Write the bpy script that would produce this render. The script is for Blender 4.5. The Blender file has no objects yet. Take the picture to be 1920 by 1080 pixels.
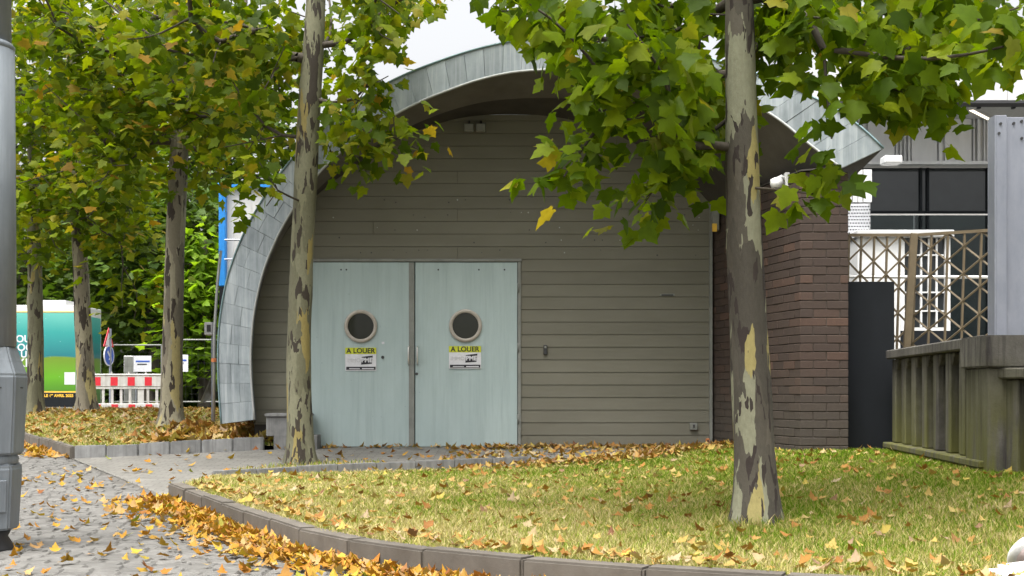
import bpy, bmesh, math, random
import numpy as np
from mathutils import Vector, Matrix
from mathutils.geometry import delaunay_2d_cdt
random.seed(7)
rng = np.random.default_rng(7)
scene = bpy.context.scene
C = scene.collection

# ------------------------------------------------------------------ camera
F = 2400.0          # focal length in pixels of the 1920 px wide photograph
CZ = 0.70           # camera height above the hall's door sill (the sill is z = 0)
HOR = 735.0         # horizon row
cam_d = bpy.data.cameras.new('camera'); cam = bpy.data.objects.new('camera', cam_d); C.objects.link(cam)
cam.location = (0, 0, CZ); cam.rotation_euler = (math.radians(90), 0, 0)
cam_d.sensor_width = 36; cam_d.lens = 36*F/1920
cam_d.shift_y = (HOR-540)/1920
cam_d.clip_start = 0.05; cam_d.clip_end = 3000
scene.camera = cam
# ------------------------------------------------------------------ overcast sky and sun
SUN_EL, SUN_AZ = math.radians(70), math.radians(212)      # azimuth clockwise from +Y
w = bpy.data.worlds.new('World'); scene.world = w; w.use_nodes = True
nt = w.node_tree; bg = nt.nodes['Background']
sky = nt.nodes.new('ShaderNodeTexSky'); sky.sky_type = 'NISHITA'; sky.sun_disc = False
sky.sun_elevation = SUN_EL; sky.sun_rotation = SUN_AZ; sky.dust_density = 9; sky.air_density = 1.0; sky.ozone_density = 1.0
hsv = nt.nodes.new('ShaderNodeHueSaturation'); hsv.inputs['Saturation'].default_value = 0.12
nt.links.new(sky.outputs[0], hsv.inputs['Color']); nt.links.new(hsv.outputs[0], bg.inputs['Color'])
bg.inputs['Strength'].default_value = 0.15
sd = bpy.data.lights.new('sun', 'SUN'); sd.energy = 1.5; sd.angle = math.radians(32); sd.color = (1, .96, .9)
so = bpy.data.objects.new('sun', sd); C.objects.link(so)
sdir = Vector((math.sin(SUN_AZ)*math.cos(SUN_EL), math.cos(SUN_AZ)*math.cos(SUN_EL), math.sin(SUN_EL)))
so.rotation_euler = sdir.to_track_quat('Z', 'Y').to_euler(); so.location = (0, -5, 20)
vs = scene.view_settings; vs.view_transform = 'Standard'; vs.look = 'None'; vs.gamma = 1; vs.use_curve_mapping = False
vs.exposure = 1.4

# ------------------------------------------------------------------ helpers
def P(px, py, d): return Vector(((px-960)*d/F, d, CZ+(HOR-py)*d/F))
def PX(px, d): return (px-960)*d/F
def PZ(py, d): return CZ+(HOR-py)*d/F
def sst(a, b, x):
    t = np.clip((np.asarray(x, float)-a)/(b-a), 0, 1); return t*t*(3-2*t)
WM = {}
def link(o, parent=None, basis=None):
    C.objects.link(o)
    B = basis if basis is not None else Matrix.Identity(4)
    o.matrix_basis = B; WM[o.name] = B
    if parent is not None:
        o.parent = parent; o.matrix_parent_inverse = WM[parent.name].inverted()
    return o
def meshdata(name, v, f, mat=None, smooth=False):
    me = bpy.data.meshes.new(name); me.from_pydata([tuple(p) for p in v], [], [tuple(q) for q in f]); me.update()
    if mat: me.materials.append(mat)
    if smooth: me.polygons.foreach_set('use_smooth', [True]*len(me.polygons))
    return me
def fastmesh(name, V, T, mat, smooth=False):
    me = bpy.data.meshes.new(name); V = np.ascontiguousarray(V, np.float32); T = np.ascontiguousarray(T, np.int32)
    me.vertices.add(len(V)); me.vertices.foreach_set('co', V.ravel())
    me.loops.add(T.size); me.loops.foreach_set('vertex_index', T.ravel())
    me.polygons.add(len(T)); me.polygons.foreach_set('loop_start', np.arange(0, T.size, 3, dtype=np.int32))
    me.update(calc_edges=True); me.materials.append(mat)
    if smooth: me.polygons.foreach_set('use_smooth', np.ones(len(T), bool))
    return me
def obj(name, me, parent=None, basis=None, kind=None):
    o = bpy.data.objects.new(name, me); link(o, parent, basis)
    if kind: o['kind'] = kind
    return o
def tag(o, label, cat, group=None):
    o['label'] = label; o['category'] = cat
    if group: o['group'] = group
    return o
def thing(name, label, cat, loc=(0, 0, 0), group=None):
    o = bpy.data.objects.new(name, None); o.empty_display_size = .1
    link(o, None, Matrix.Translation(Vector(loc))); return tag(o, label, cat, group)
class MB:
    def __init__(s): s.v = []; s.f = []
    def add(s, v, f):
        b = len(s.v); s.v += [Vector(p) for p in v]; s.f += [tuple(i+b for i in q) for q in f]; return s
    def box(s, x0, x1, y0, y1, z0, z1):
        return s.add([(x0,y0,z0),(x1,y0,z0),(x1,y1,z0),(x0,y1,z0),(x0,y0,z1),(x1,y0,z1),(x1,y1,z1),(x0,y1,z1)],
                     [(0,3,2,1),(4,5,6,7),(0,1,5,4),(1,2,6,5),(2,3,7,6),(3,0,4,7)])
    def bar(s, a, b, w, h=None, up=(0, 0, 1)):
        a, b = Vector(a), Vector(b); t = (b-a).normalized(); u = Vector(up)
        if abs(t.dot(u)) > .95: u = Vector((0, 1, 0))
        x = t.cross(u).normalized(); y = x.cross(t); h = h or w
        q = [x*i*w/2+y*j*h/2 for i, j in ((-1,-1),(1,-1),(1,1),(-1,1))]
        return s.add([a+k for k in q]+[b+k for k in q], [(3,2,1,0),(4,5,6,7)]+[(i,(i+1)%4,(i+1)%4+4,i+4) for i in range(4)])
    def tube(s, pts, rad, n=8, cap=True):
        pts = [Vector(p) for p in pts]; rad = rad if hasattr(rad, '__len__') else [rad]*len(pts)
        b = len(s.v); ref = None
        for i, p in enumerate(pts):
            t = (pts[min(i+1, len(pts)-1)]-pts[max(i-1, 0)]).normalized()
            if ref is None: ref = Vector((1, 0, 0)) if abs(t.x) < .9 else Vector((0, 1, 0))
            x = (ref-t*ref.dot(t)).normalized(); ref = x; y = t.cross(x)
            for k in range(n):
                a = 2*math.pi*k/n; s.v.append(p+(x*math.cos(a)+y*math.sin(a))*rad[i])
        for i in range(len(pts)-1):
            for k in range(n):
                s.f.append((b+i*n+k, b+i*n+(k+1)%n, b+(i+1)*n+(k+1)%n, b+(i+1)*n+k))
        if cap:
            s.f.append(tuple(b+k for k in reversed(range(n)))); s.f.append(tuple(b+(len(pts)-1)*n+k for k in range(n)))
        return s
    def lathe(s, c, prof, n=16, rot=0):
        b = len(s.v); c = Vector(c)
        for r, z in prof:
            for k in range(n):
                a = 2*math.pi*k/n+rot; s.v.append(c+Vector((r*math.cos(a), r*math.sin(a), z)))
        for i in range(len(prof)-1):
            for k in range(n): s.f.append((b+i*n+k, b+i*n+(k+1)%n, b+(i+1)*n+(k+1)%n, b+(i+1)*n+k))
        s.f.append(tuple(b+k for k in reversed(range(n)))); s.f.append(tuple(b+(len(prof)-1)*n+k for k in range(n)))
        return s
    def discy(s, c, r0, r1, y0, y1, n=28):     # ring or disc whose axis is Y
        c = Vector(c); b = len(s.v)
        for r, y in ((r0, y0), (r1, y0), (r1, y1), (r0, y1)):
            for k in range(n):
                a = 2*math.pi*k/n; s.v.append(c+Vector((r*math.cos(a), y, r*math.sin(a))))
        for i in range(4):
            j = (i+1) % 4
            for k in range(n): s.f.append((b+i*n+k, b+i*n+(k+1)%n, b+j*n+(k+1)%n, b+j*n+k))
        return s
    def ngonprism(s, loop, off):               # loop of points, extruded by off
        n = len(loop); off = Vector(off); loop = [Vector(p) for p in loop]
        return s.add(loop+[p+off for p in loop], [tuple(range(n)), tuple(range(2*n-1, n-1, -1))]+[(i, i+n, (i+1)%n+n, (i+1)%n) for i in range(n)])
    def me(s, name, mat, smooth=False, bevel=0, seg=1):
        me = meshdata(name, s.v, s.f, mat, smooth)
        bm = bmesh.new(); bm.from_mesh(me)
        bmesh.ops.recalc_face_normals(bm, faces=bm.faces)
        if bevel: bmesh.ops.bevel(bm, geom=bm.edges[:], offset=bevel, segments=seg, affect='EDGES', clamp_overlap=True)
        bm.to_mesh(me); bm.free(); return me
    def build(s, name, mat, parent=None, smooth=False, bevel=0, seg=1, kind=None):
        return obj(name, s.me(name, mat, smooth, bevel, seg), parent, None, kind)

# ------------------------------------------------------------------ materials
def newmat(name):
    m = bpy.data.materials.new(name); m.use_nodes = True; n = m.node_tree
    return m, n, n.nodes['Principled BSDF']
def N(n, t, **k):
    x = n.nodes.new(t)
    for a, b in k.items():
        if a in x.inputs.keys(): x.inputs[a].default_value = b
        else: setattr(x, a, b)
    return x
def L(n, a, b): n.links.new(a, b)
def c4(c): return (c[0], c[1], c[2], 1)
def ramp(n, src, stops, interp='LINEAR'):
    r = n.nodes.new('ShaderNodeValToRGB'); r.color_ramp.interpolation = interp
    e = r.color_ramp.elements
    while len(e) < len(stops): e.new(.5)
    for k, (p, c) in enumerate(stops): e[k].position = p; e[k].color = c4(c)
    L(n, src, r.inputs[0]); return r.outputs[0]
def coords(n, scale=(1, 1, 1), src='pos'):
    mp = N(n, 'ShaderNodeMapping'); mp.inputs['Scale'].default_value = scale
    if src == 'pos': L(n, n.nodes.new('ShaderNodeNewGeometry').outputs['Position'], mp.inputs[0])
    else: L(n, n.nodes.new('ShaderNodeTexCoord').outputs['Object'], mp.inputs[0])
    return mp.outputs[0]
def noise(n, co, s, det=4, rough=.6, dist=0):
    x = N(n, 'ShaderNodeTexNoise', Scale=s, Detail=det, Roughness=rough, Distortion=dist); L(n, co, x.inputs['Vector']); return x.outputs['Fac']
def mixc(n, f, a, b, mode='MIX'):
    x = n.nodes.new('ShaderNodeMix'); x.data_type = 'RGBA'; x.blend_type = mode
    for k, val in ((0, f), (6, a), (7, b)):
        if isinstance(val, (int, float)): x.inputs[k].default_value = val
        elif isinstance(val, tuple): x.inputs[k].default_value = c4(val)
        else: L(n, val, x.inputs[k])
    return x.outputs[2]
def bump(n, h, p, strength=.3, dist=.01):
    b = N(n, 'ShaderNodeBump', Strength=strength, Distance=dist); L(n, h, b.inputs['Height']); L(n, b.outputs[0], p.inputs['Normal'])
def surf(name, c1, c2, s=4, stretch=(1, 1, 1), rough=.8, bmp=.2, fine=60, metal=0, streak=None, rand=0, spots=None):
    m, n, p = newmat(name); co = coords(n, stretch)
    f = noise(n, co, s, 5, .65); col = ramp(n, f, [(.3, c1), (.7, c2)])
    if streak:                                   # vertical runs of dirt
        st = noise(n, coords(n, (7, 7, .35)), 2.2, 5, .7)
        col = mixc(n, ramp(n, st, [(.45, (0, 0, 0)), (.75, (1, 1, 1))]), col, streak)
    if spots:
        sp = noise(n, coords(n, (1, 1, 1)), 22, 3, .7)
        col = mixc(n, ramp(n, sp, [(.69, (0, 0, 0)), (.76, (1, 1, 1))]), col, spots)
    if rand:
        oi = n.nodes.new('ShaderNodeObjectInfo'); gi = n.nodes.new('ShaderNodeNewGeometry')
        aa = N(n, 'ShaderNodeMath', operation='ADD'); L(n, oi.outputs['Random'], aa.inputs[0]); L(n, gi.outputs['Random Per Island'], aa.inputs[1])
        ff = N(n, 'ShaderNodeMath', operation='FRACT'); L(n, aa.outputs[0], ff.inputs[0])
        mr = N(n, 'ShaderNodeMapRange'); L(n, ff.outputs[0], mr.inputs[0]); mr.inputs[3].default_value = 1-rand; mr.inputs[4].default_value = 1+rand
        vm = N(n, 'ShaderNodeVectorMath', operation='SCALE'); L(n, col, vm.inputs[0]); L(n, mr.outputs[0], vm.inputs['Scale']); col = vm.outputs[0]
    L(n, col, p.inputs['Base Color']); p.inputs['Roughness'].default_value = rough; p.inputs['Metallic'].default_value = metal; p.inputs['Specular IOR Level'].default_value = .25
    if bmp: bump(n, noise(n, coords(n), fine, 4, .7), p, bmp, .004)
    return m
def plain(name, c, rough=.6, metal=0, spec=.5):
    m, n, p = newmat(name); f = noise(n, coords(n), 18, 4)
    L(n, ramp(n, f, [(.3, tuple(k*.9 for k in c)), (.7, tuple(min(1, k*1.06) for k in c))]), p.inputs['Base Color'])
    p.inputs['Roughness'].default_value = rough; p.inputs['Metallic'].default_value = metal; p.inputs['Specular IOR Level'].default_value = spec
    return m
def leafmat(name, stops, trans=.45, rough=.5):
    m, n, p = newmat(name); n.nodes.remove(p); out = n.nodes['Material Output']
    g = n.nodes.new('ShaderNodeNewGeometry'); oi = n.nodes.new('ShaderNodeObjectInfo')
    a = N(n, 'ShaderNodeMath', operation='ADD'); L(n, g.outputs['Random Per Island'], a.inputs[0]); L(n, oi.outputs['Random'], a.inputs[1])
    fr = N(n, 'ShaderNodeMath', operation='FRACT'); L(n, a.outputs[0], fr.inputs[0])
    col = ramp(n, fr.outputs[0], stops)
    f = noise(n, coords(n), 16, 3); col = mixc(n, .35, col, ramp(n, f, [(.3, (.25, .25, .25)), (.7, (1, 1, 1))]), 'MULTIPLY')
    d = N(n, 'ShaderNodeBsdfPrincipled', Roughness=rough); L(n, col, d.inputs['Base Color']); d.inputs['Specular IOR Level'].default_value = .18
    t = n.nodes.new('ShaderNodeBsdfTranslucent'); L(n, mixc(n, 1, col, (1.25, 1.25, .35), 'MULTIPLY'), t.inputs[0])
    mx = N(n, 'ShaderNodeMixShader'); mx.inputs[0].default_value = trans
    L(n, d.outputs[0], mx.inputs[1]); L(n, t.outputs[0], mx.inputs[2]); L(n, mx.outputs[0], out.inputs[0]); return m
def barkmat(name, base, pale, yellow, dark, sc, seed, pale_amt=.25):
    m, n, p = newmat(name)
    co = coords(n, (1, 1, .24))
    wob = N(n, 'ShaderNodeTexNoise', Scale=sc*1.3, Detail=3.0); L(n, co, wob.inputs['Vector'])
    vm = N(n, 'ShaderNodeVectorMath', operation='MULTIPLY_ADD'); L(n, wob.outputs['Color'], vm.inputs[0])
    vm.inputs[1].default_value = (.13, .13, .13); L(n, co, vm.inputs[2])
    ad = N(n, 'ShaderNodeVectorMath', operation='ADD'); L(n, vm.outputs[0], ad.inputs[0]); ad.inputs[1].default_value = (seed, seed*2, seed*.7)
    v = N(n, 'ShaderNodeTexVoronoi', Scale=sc); L(n, ad.outputs[0], v.inputs['Vector'])
    sep = n.nodes.new('ShaderNodeSeparateColor'); L(n, v.outputs['Color'], sep.inputs[0])
    col = ramp(n, sep.outputs[0], [(0, base), (.32, tuple(k*.8 for k in base)), (.52, tuple(k*1.35 for k in base)), (.70-pale_amt*.2, pale), (.84, yellow), (.93, dark)], 'CONSTANT')
    v2 = N(n, 'ShaderNodeTexVoronoi', Scale=sc*2.6); L(n, ad.outputs[0], v2.inputs['Vector'])
    s2 = n.nodes.new('ShaderNodeSeparateColor'); L(n, v2.outputs['Color'], s2.inputs[0])
    col = mixc(n, ramp(n, s2.outputs[1], [(0, (0, 0, 0)), (.86, (1, 1, 1))], 'CONSTANT'), col, dark)
    fn = noise(n, coords(n, (1, 1, .5)), 40, 5, .7)
    col = mixc(n, .6, col, ramp(n, fn, [(.25, (.55, .52, .5)), (.7, (1, 1, 1))]), 'MULTIPLY')
    L(n, col, p.inputs['Base Color']); p.inputs['Roughness'].default_value = .85
    hs = N(n, 'ShaderNodeMath', operation='ADD'); L(n, sep.outputs[0], hs.inputs[0]); L(n, fn, hs.inputs[1])
    bump(n, hs.outputs[0], p, .5, .012); return m
def stone(name, c1, c2, rough=.85, rand=.12, bmp=.35): return surf(name, c1, c2, 9, (1, 1, 1), rough, bmp, 90, 0, None, rand)

M = {}
M['street'] = surf('street_bed', (.075, .07, .062), (.11, .104, .094), 5, bmp=.4, fine=40)
M['sett'] = stone('granite_sett', (.095, .091, .084), (.15, .145, .135), rand=.14)
M['path'] = surf('path_paving', (.125, .119, .104), (.19, .182, .16), 3, (.6, 3, 1), bmp=.4, fine=30)
def pavemat():
    m, n, p = newmat('path_pavers'); b = n.nodes.new('ShaderNodeTexBrick'); L(n, coords(n, (1, 1, 1)), b.inputs['Vector'])
    b.inputs['Scale'].default_value = 1; b.inputs['Brick Width'].default_value = .20; b.inputs['Row Height'].default_value = .10; b.inputs['Mortar Size'].default_value = .006
    b.inputs['Color1'].default_value = (.135, .129, .114, 1); b.inputs['Color2'].default_value = (.18, .172, .153, 1); b.inputs['Mortar'].default_value = (.085, .078, .066, 1)
    f = noise(n, coords(n), 3, 5, .7); col = mixc(n, .75, b.outputs['Color'], ramp(n, f, [(.3, (.65, .65, .65)), (.7, (1, 1, 1))]), 'MULTIPLY')
    L(n, col, p.inputs['Base Color']); p.inputs['Roughness'].default_value = .85
    ad = N(n, 'ShaderNodeMath', operation='MULTIPLY_ADD'); L(n, noise(n, coords(n), 40, 5), ad.inputs[0]); ad.inputs[1].default_value = .5; L(n, b.outputs['Fac'], ad.inputs[2])
    bump(n, ad.outputs[0], p, -.4, .01); return m
M['path'] = pavemat()
M['kerb'] = surf('kerb_stone', (.085, .074, .061), (.125, .112, .095), 6, rough=.85, bmp=.35, fine=80, rand=.10, spots=(.15, .14, .125))
M['greystone'] = surf('grey_kerb_stone', (.155, .155, .152), (.25, .25, .246), 6, rough=.8, bmp=.35, fine=70, rand=.14, streak=(.11, .11, .106))
M['soil'] = surf('lawn_soil', (.12, .105, .045), (.20, .17, .075), 2, bmp=.5, fine=40)
M['ground'] = surf('ground', (.10, .10, .09), (.17, .165, .15), 1, bmp=.3, fine=20)
M['board'] = surf('painted_board', (.138, .132, .102), (.168, .161, .128), 1.3, (.5, 1, 1.5), rough=.72, bmp=.12, fine=120, rand=.05)
M['backing'] = plain('backing', (.05, .046, .04), .9)
M['door'] = surf('painted_door', (.325, .40, .40), (.385, .465, .462), 2.6, (1, 1, .35), rough=.52, bmp=.12, fine=60, streak=(.30, .365, .365), spots=(.24, .29, .29))
M['frame'] = surf('painted_frame', (.16, .165, .15), (.23, .235, .215), 6, rough=.6, bmp=.1)
M['steel'] = plain('brushed_steel', (.62, .60, .57), .32, .9)
M['ring'] = surf('porthole_ring', (.30, .27, .23), (.42, .385, .34), 12, rough=.4, bmp=.15, metal=.35)
M['darkmetal'] = plain('dark_metal', (.03, .03, .032), .5)
M['zinc'] = surf('zinc_sheet', (.185, .212, .225), (.30, .335, .345), 3, (1, 1, .8), rough=.45, bmp=.1, fine=30, metal=.35, streak=(.40, .43, .44), rand=.10)
M['zincroof'] = surf('zinc_roof', (.17, .19, .20), (.24, .26, .275), 2, rough=.5, bmp=.1, metal=.3)
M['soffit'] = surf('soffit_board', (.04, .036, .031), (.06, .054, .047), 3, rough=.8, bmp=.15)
M['trim'] = plain('pale_trim', (.36, .37, .36), .45, .3)
M['mortar'] = surf('mortar', (.06, .048, .04), (.085, .07, .058), 20, bmp=.4)
M['antra'] = surf('anthracite_panel', (.005, .0065, .008), (.009, .011, .014), 2, (1, 1, .5), rough=.85, bmp=.05)
M['gold'] = surf('bronze_paint', (.105, .082, .05), (.145, .113, .07), 8, rough=.5, bmp=.05, metal=.1)
M['galv'] = surf('galvanised_steel', (.19, .205, .245), (.29, .305, .35), 5, (1, 1, .4), rough=.45, bmp=.08, metal=.3, streak=(.24, .255, .30))
M['white'] = plain('white_paint', (.66, .66, .65), .5)
M['offwhite'] = surf('off_white_panel', (.50, .50, .495), (.58, .58, .575), 1.5, rough=.6, bmp=.03)
M['clad'] = surf('grey_cladding', (.50, .50, .51), (.62, .62, .63), 3, (1, 1, .3), rough=.5, bmp=.03, metal=.1)
M['greysoffit'] = plain('grey_soffit', (.42, .42, .415), .7)
M['blue'] = plain('blue_paint', (.02, .22, .62), .45)
M['post'] = surf('lamp_post_paint', (.165, .185, .205), (.225, .248, .268), 7, (1, 1, .4), rough=.45, bmp=.1, fine=50, streak=(.14, .155, .17))
M['red'] = plain('red_reflective', (.58, .02, .035), .45)
M['plastic'] = surf('white_plastic', (.45, .44, .42), (.60, .59, .57), 4, rough=.5, bmp=.05, streak=(.33, .31, .28))
M['yellow'] = plain('lime_yellow_print', (.50, .53, .02), .5)
M['black'] = plain('black_print', (.012, .012, .018), .5)
M['greyprint'] = plain('pale_grey_print', (.46, .46, .48), .5)
M['signwhite'] = plain('sign_white', (.60, .60, .63), .45)
M['orange'] = plain('amber_print', (.75, .45, .04), .5)
M['pink'] = plain('pale_pink_print', (.75, .62, .62), .5)
M['signblue'] = plain('sign_blue', (.03, .09, .42), .45)
M['rust'] = plain('orange_plastic', (.55, .18, .06), .5)
M['grill'] = surf('perforated_sheet', (.46, .46, .48), (.56, .56, .58), 3, rough=.5, bmp=.05)

def brickmat():
    m, n, p = newmat('brown_brick')
    oi = n.nodes.new('ShaderNodeObjectInfo'); g = n.nodes.new('ShaderNodeNewGeometry')
    a = N(n, 'ShaderNodeMath', operation='ADD'); L(n, g.outputs['Random Per Island'], a.inputs[0]); L(n, oi.outputs['Random'], a.inputs[1])
    fr = N(n, 'ShaderNodeMath', operation='FRACT'); L(n, a.outputs[0], fr.inputs[0])
    col = ramp(n, fr.outputs[0], [(0, (.043, .027, .020)), (.45, (.050, .032, .023)), (.85, (.058, .035, .025)), (1, (.085, .046, .030))])
    sep = n.nodes.new('ShaderNodeSeparateXYZ'); L(n, g.outputs['Position'], sep.inputs[0])
    mr = N(n, 'ShaderNodeMapRange'); L(n, sep.outputs[2], mr.inputs[0]); mr.inputs[1].default_value = .35; mr.inputs[2].default_value = 1.0; mr.inputs[3].default_value = .8; mr.inputs[4].default_value = 0
    col = mixc(n, mr.outputs[0], col, (.062, .052, .041))      # lime-washed lower courses
    f = noise(n, coords(n), 30, 5, .7); col = mixc(n, .7, col, ramp(n, f, [(.3, (.6, .6, .6)), (.7, (1.0, 1.0, 1.0))]), 'MULTIPLY')
    L(n, col, p.inputs['Base Color']); p.inputs['Roughness'].default_value = .85; bump(n, noise(n, coords(n), 110, 4), p, .4, .004); return m
M['brick'] = brickmat()
def concmat():
    m, n, p = newmat('mossy_concrete')
    f = noise(n, coords(n), 4, 6, .7); col = ramp(n, f, [(.3, (.06, .055, .046)), (.7, (.125, .117, .10))])
    st = noise(n, coords(n, (5, 5, .3)), 2.4, 5, .65, .5)
    col = mixc(n, ramp(n, st, [(.46, (0, 0, 0)), (.66, (1, 1, 1))]), col, (.026, .022, .021))     # black run-off streaks
    ms = noise(n, coords(n, (4, 4, .5)), 1.7, 4, .6); g = n.nodes.new('ShaderNodeNewGeometry'); sep = n.nodes.new('ShaderNodeSeparateXYZ'); L(n, g.outputs['Position'], sep.inputs[0])
    mr = N(n, 'ShaderNodeMapRange'); L(n, sep.outputs[2], mr.inputs[0]); mr.inputs[1].default_value = .0; mr.inputs[2].default_value = 1.0; mr.inputs[3].default_value = 1; mr.inputs[4].default_value = 0
    mm = N(n, 'ShaderNodeMath', operation='MULTIPLY'); L(n, ramp(n, ms, [(.34, (0, 0, 0)), (.52, (1, 1, 1))]), mm.inputs[0]); L(n, mr.outputs[0], mm.inputs[1])
    col = mixc(n, mm.outputs[0], col, (.105, .105, .018))                                         # moss near the foot
    L(n, col, p.inputs['Base Color']); p.inputs['Roughness'].default_value = .9; bump(n, noise(n, coords(n), 45, 6, .7), p, .5, .01); return m
M['conc'] = concmat()
def glassmat(name, c, rough=.06):
    m, n, p = newmat(name); f = noise(n, coords(n), 2.5, 3); L(n, ramp(n, f, [(.3, tuple(k*.7 for k in c)), (.7, c)]), p.inputs['Base Color'])
    p.inputs['Roughness'].default_value = rough; p.inputs['Specular IOR Level'].default_value = .6; return m
M['glass'] = glassmat('dark_glass', (.022, .026, .028), .08)
M['glassgreen'] = glassmat('green_grey_glass', (.030, .042, .042), .12)
M['port'] = glassmat('porthole_glass', (.035, .037, .03), .04)
def balmat():
    m, n, p = newmat('balustrade_glass'); p.inputs['Base Color'].default_value = (.75, .85, .83, 1); p.inputs['Roughness'].default_value = .03
    p.inputs['Transmission Weight'].default_value = 1; p.inputs['IOR'].default_value = 1.1; return m
M['balglass'] = balmat()
def grassmat():
    m, n, p = newmat('grass_blades'); n.nodes.remove(p); out = n.nodes['Material Output']
    g = n.nodes.new('ShaderNodeNewGeometry'); sep = n.nodes.new('ShaderNodeSeparateXYZ'); L(n, g.outputs['Position'], sep.inputs[0])
    dry = noise(n, coords(n, (1, 1, 0)), .9, 5, .7)
    mr = N(n, 'ShaderNodeMapRange'); L(n, sep.outputs[0], mr.inputs[0]); mr.inputs[1].default_value = -3.0; mr.inputs[2].default_value = 3.6; mr.inputs[3].default_value = .16; mr.inputs[4].default_value = -.16
    my = N(n, 'ShaderNodeMapRange'); L(n, sep.outputs[1], my.inputs[0]); my.inputs[1].default_value = 6; my.inputs[2].default_value = 13; my.inputs[3].default_value = .10; my.inputs[4].default_value = -.06
    a = N(n, 'ShaderNodeMath', operation='ADD'); L(n, dry, a.inputs[0]); L(n, mr.outputs[0], a.inputs[1])
    a2 = N(n, 'ShaderNodeMath', operation='ADD'); L(n, a.outputs[0], a2.inputs[0]); L(n, my.outputs[0], a2.inputs[1])
    ri = N(n, 'ShaderNodeMapRange'); L(n, g.outputs['Random Per Island'], ri.inputs[0]); ri.inputs[3].default_value = -.30; ri.inputs[4].default_value = .30
    a3 = N(n, 'ShaderNodeMath', operation='ADD'); L(n, a2.outputs[0], a3.inputs[0]); L(n, ri.outputs[0], a3.inputs[1])
    col = ramp(n, a3.outputs[0], [(.20, (.10, .19, .010)), (.40, (.21, .27, .034)), (.57, (.39, .34, .11)), (.8, (.53, .45, .22))])
    d = n.nodes.new('ShaderNodeBsdfDiffuse'); t = n.nodes.new('ShaderNodeBsdfTranslucent'); L(n, col, d.inputs[0]); L(n, col, t.inputs[0])
    mx = N(n, 'ShaderNodeMixShader'); mx.inputs[0].default_value = .3; L(n, d.outputs[0], mx.inputs[1]); L(n, t.outputs[0], mx.inputs[2]); L(n, mx.outputs[0], out.inputs[0]); return m
M['grass'] = grassmat()
LG = [(0, (.050, .090, .003)), (.3, (.095, .152, .004)), (.6, (.155, .215, .005)), (.85, (.225, .265, .008)), (.965, (.32, .28, .03)), (.988, (.38, .21, .03)), (1, (.10, .14, .02))]
LN = [(0, (.055, .105, .003)), (.35, (.105, .178, .004)), (.7, (.17, .25, .006)), (.96, (.25, .31, .010)), (.985, (.36, .26, .04)), (1, (.12, .18, .02))]
M['leaf'] = leafmat('plane_leaves', LG, .55); M['leafnear'] = leafmat('plane_leaves_near', LN, .55)
M['leafdark'] = leafmat('dark_leaves', [(0, (.035, .07, .010)), (.5, (.065, .12, .014)), (1, (.10, .16, .02))], .4)
M['leafbright'] = leafmat('bright_leaves', [(0, (.11, .21, .012)), (.5, (.18, .31, .02)), (1, (.26, .40, .04))], .55)
M['fallen'] = leafmat('fallen_leaves', [(0, (.25, .11, .03)), (.2, (.34, .17, .04)), (.4, (.38, .24, .08)), (.55, (.42, .30, .08)), (.7, (.40, .31, .19)), (.8, (.16, .065, .03)), (.9, (.42, .33, .06)), (1, (.32, .24, .15))], .15, .7)
M['fallenyellow'] = leafmat('fallen_leaves_street', [(0, (.33, .13, .018)), (.3, (.40, .21, .022)), (.5, (.43, .30, .04)), (.62, (.20, .07, .02)), (.8, (.40, .28, .12)), (.93, (.35, .17, .04)), (.96, (.22, .26, .03)), (1, (.36, .14, .03))], .15, .7)
M['bark1'] = barkmat('plane_bark_olive', (.14, .136, .082), (.19, .186, .118), (.26, .21, .07), (.038, .029, .019), 10, 1.3, .6)
M['bark2'] = barkmat('plane_bark_patchy', (.082, .072, .054), (.245, .245, .165), (.34, .29, .11), (.034, .024, .019), 11, 4.1, .8)
M['bark3'] = barkmat('plane_bark_cream', (.205, .182, .13), (.30, .275, .19), (.38, .325, .145), (.045, .034, .024), 9.5, 7.7, .9)
M['barkdark'] = surf('dark_bark', (.05, .042, .033), (.10, .085, .065), 8, (1, 1, .3), bmp=.6)
M['twig'] = surf('twig_bark', (.045, .038, .03), (.09, .075, .058), 8, (1, 1, .4), bmp=.4)

def text(name, s, size, loc, mat, parent, align='CENTER', bold=0, sx=1.0):
    cu = bpy.data.curves.new(name, 'FONT'); cu.body = s; cu.size = size; cu.align_x = align; cu.align_y = 'CENTER'; cu.extrude = .0012; cu.offset = bold
    t = bpy.data.objects.new(name+'_curve', cu); C.objects.link(t)
    bpy.context.view_layer.update()
    me = bpy.data.meshes.new_from_object(t.evaluated_get(bpy.context.evaluated_depsgraph_get()))
    bpy.data.objects.remove(t); bpy.data.curves.remove(cu)
    me.materials.clear(); me.materials.append(mat)
    return obj(name, me, parent, Matrix.Translation(Vector(loc)) @ Matrix.Rotation(math.radians(90), 4, 'X') @ Matrix.Diagonal((sx, 1, 1, 1)))

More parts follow.
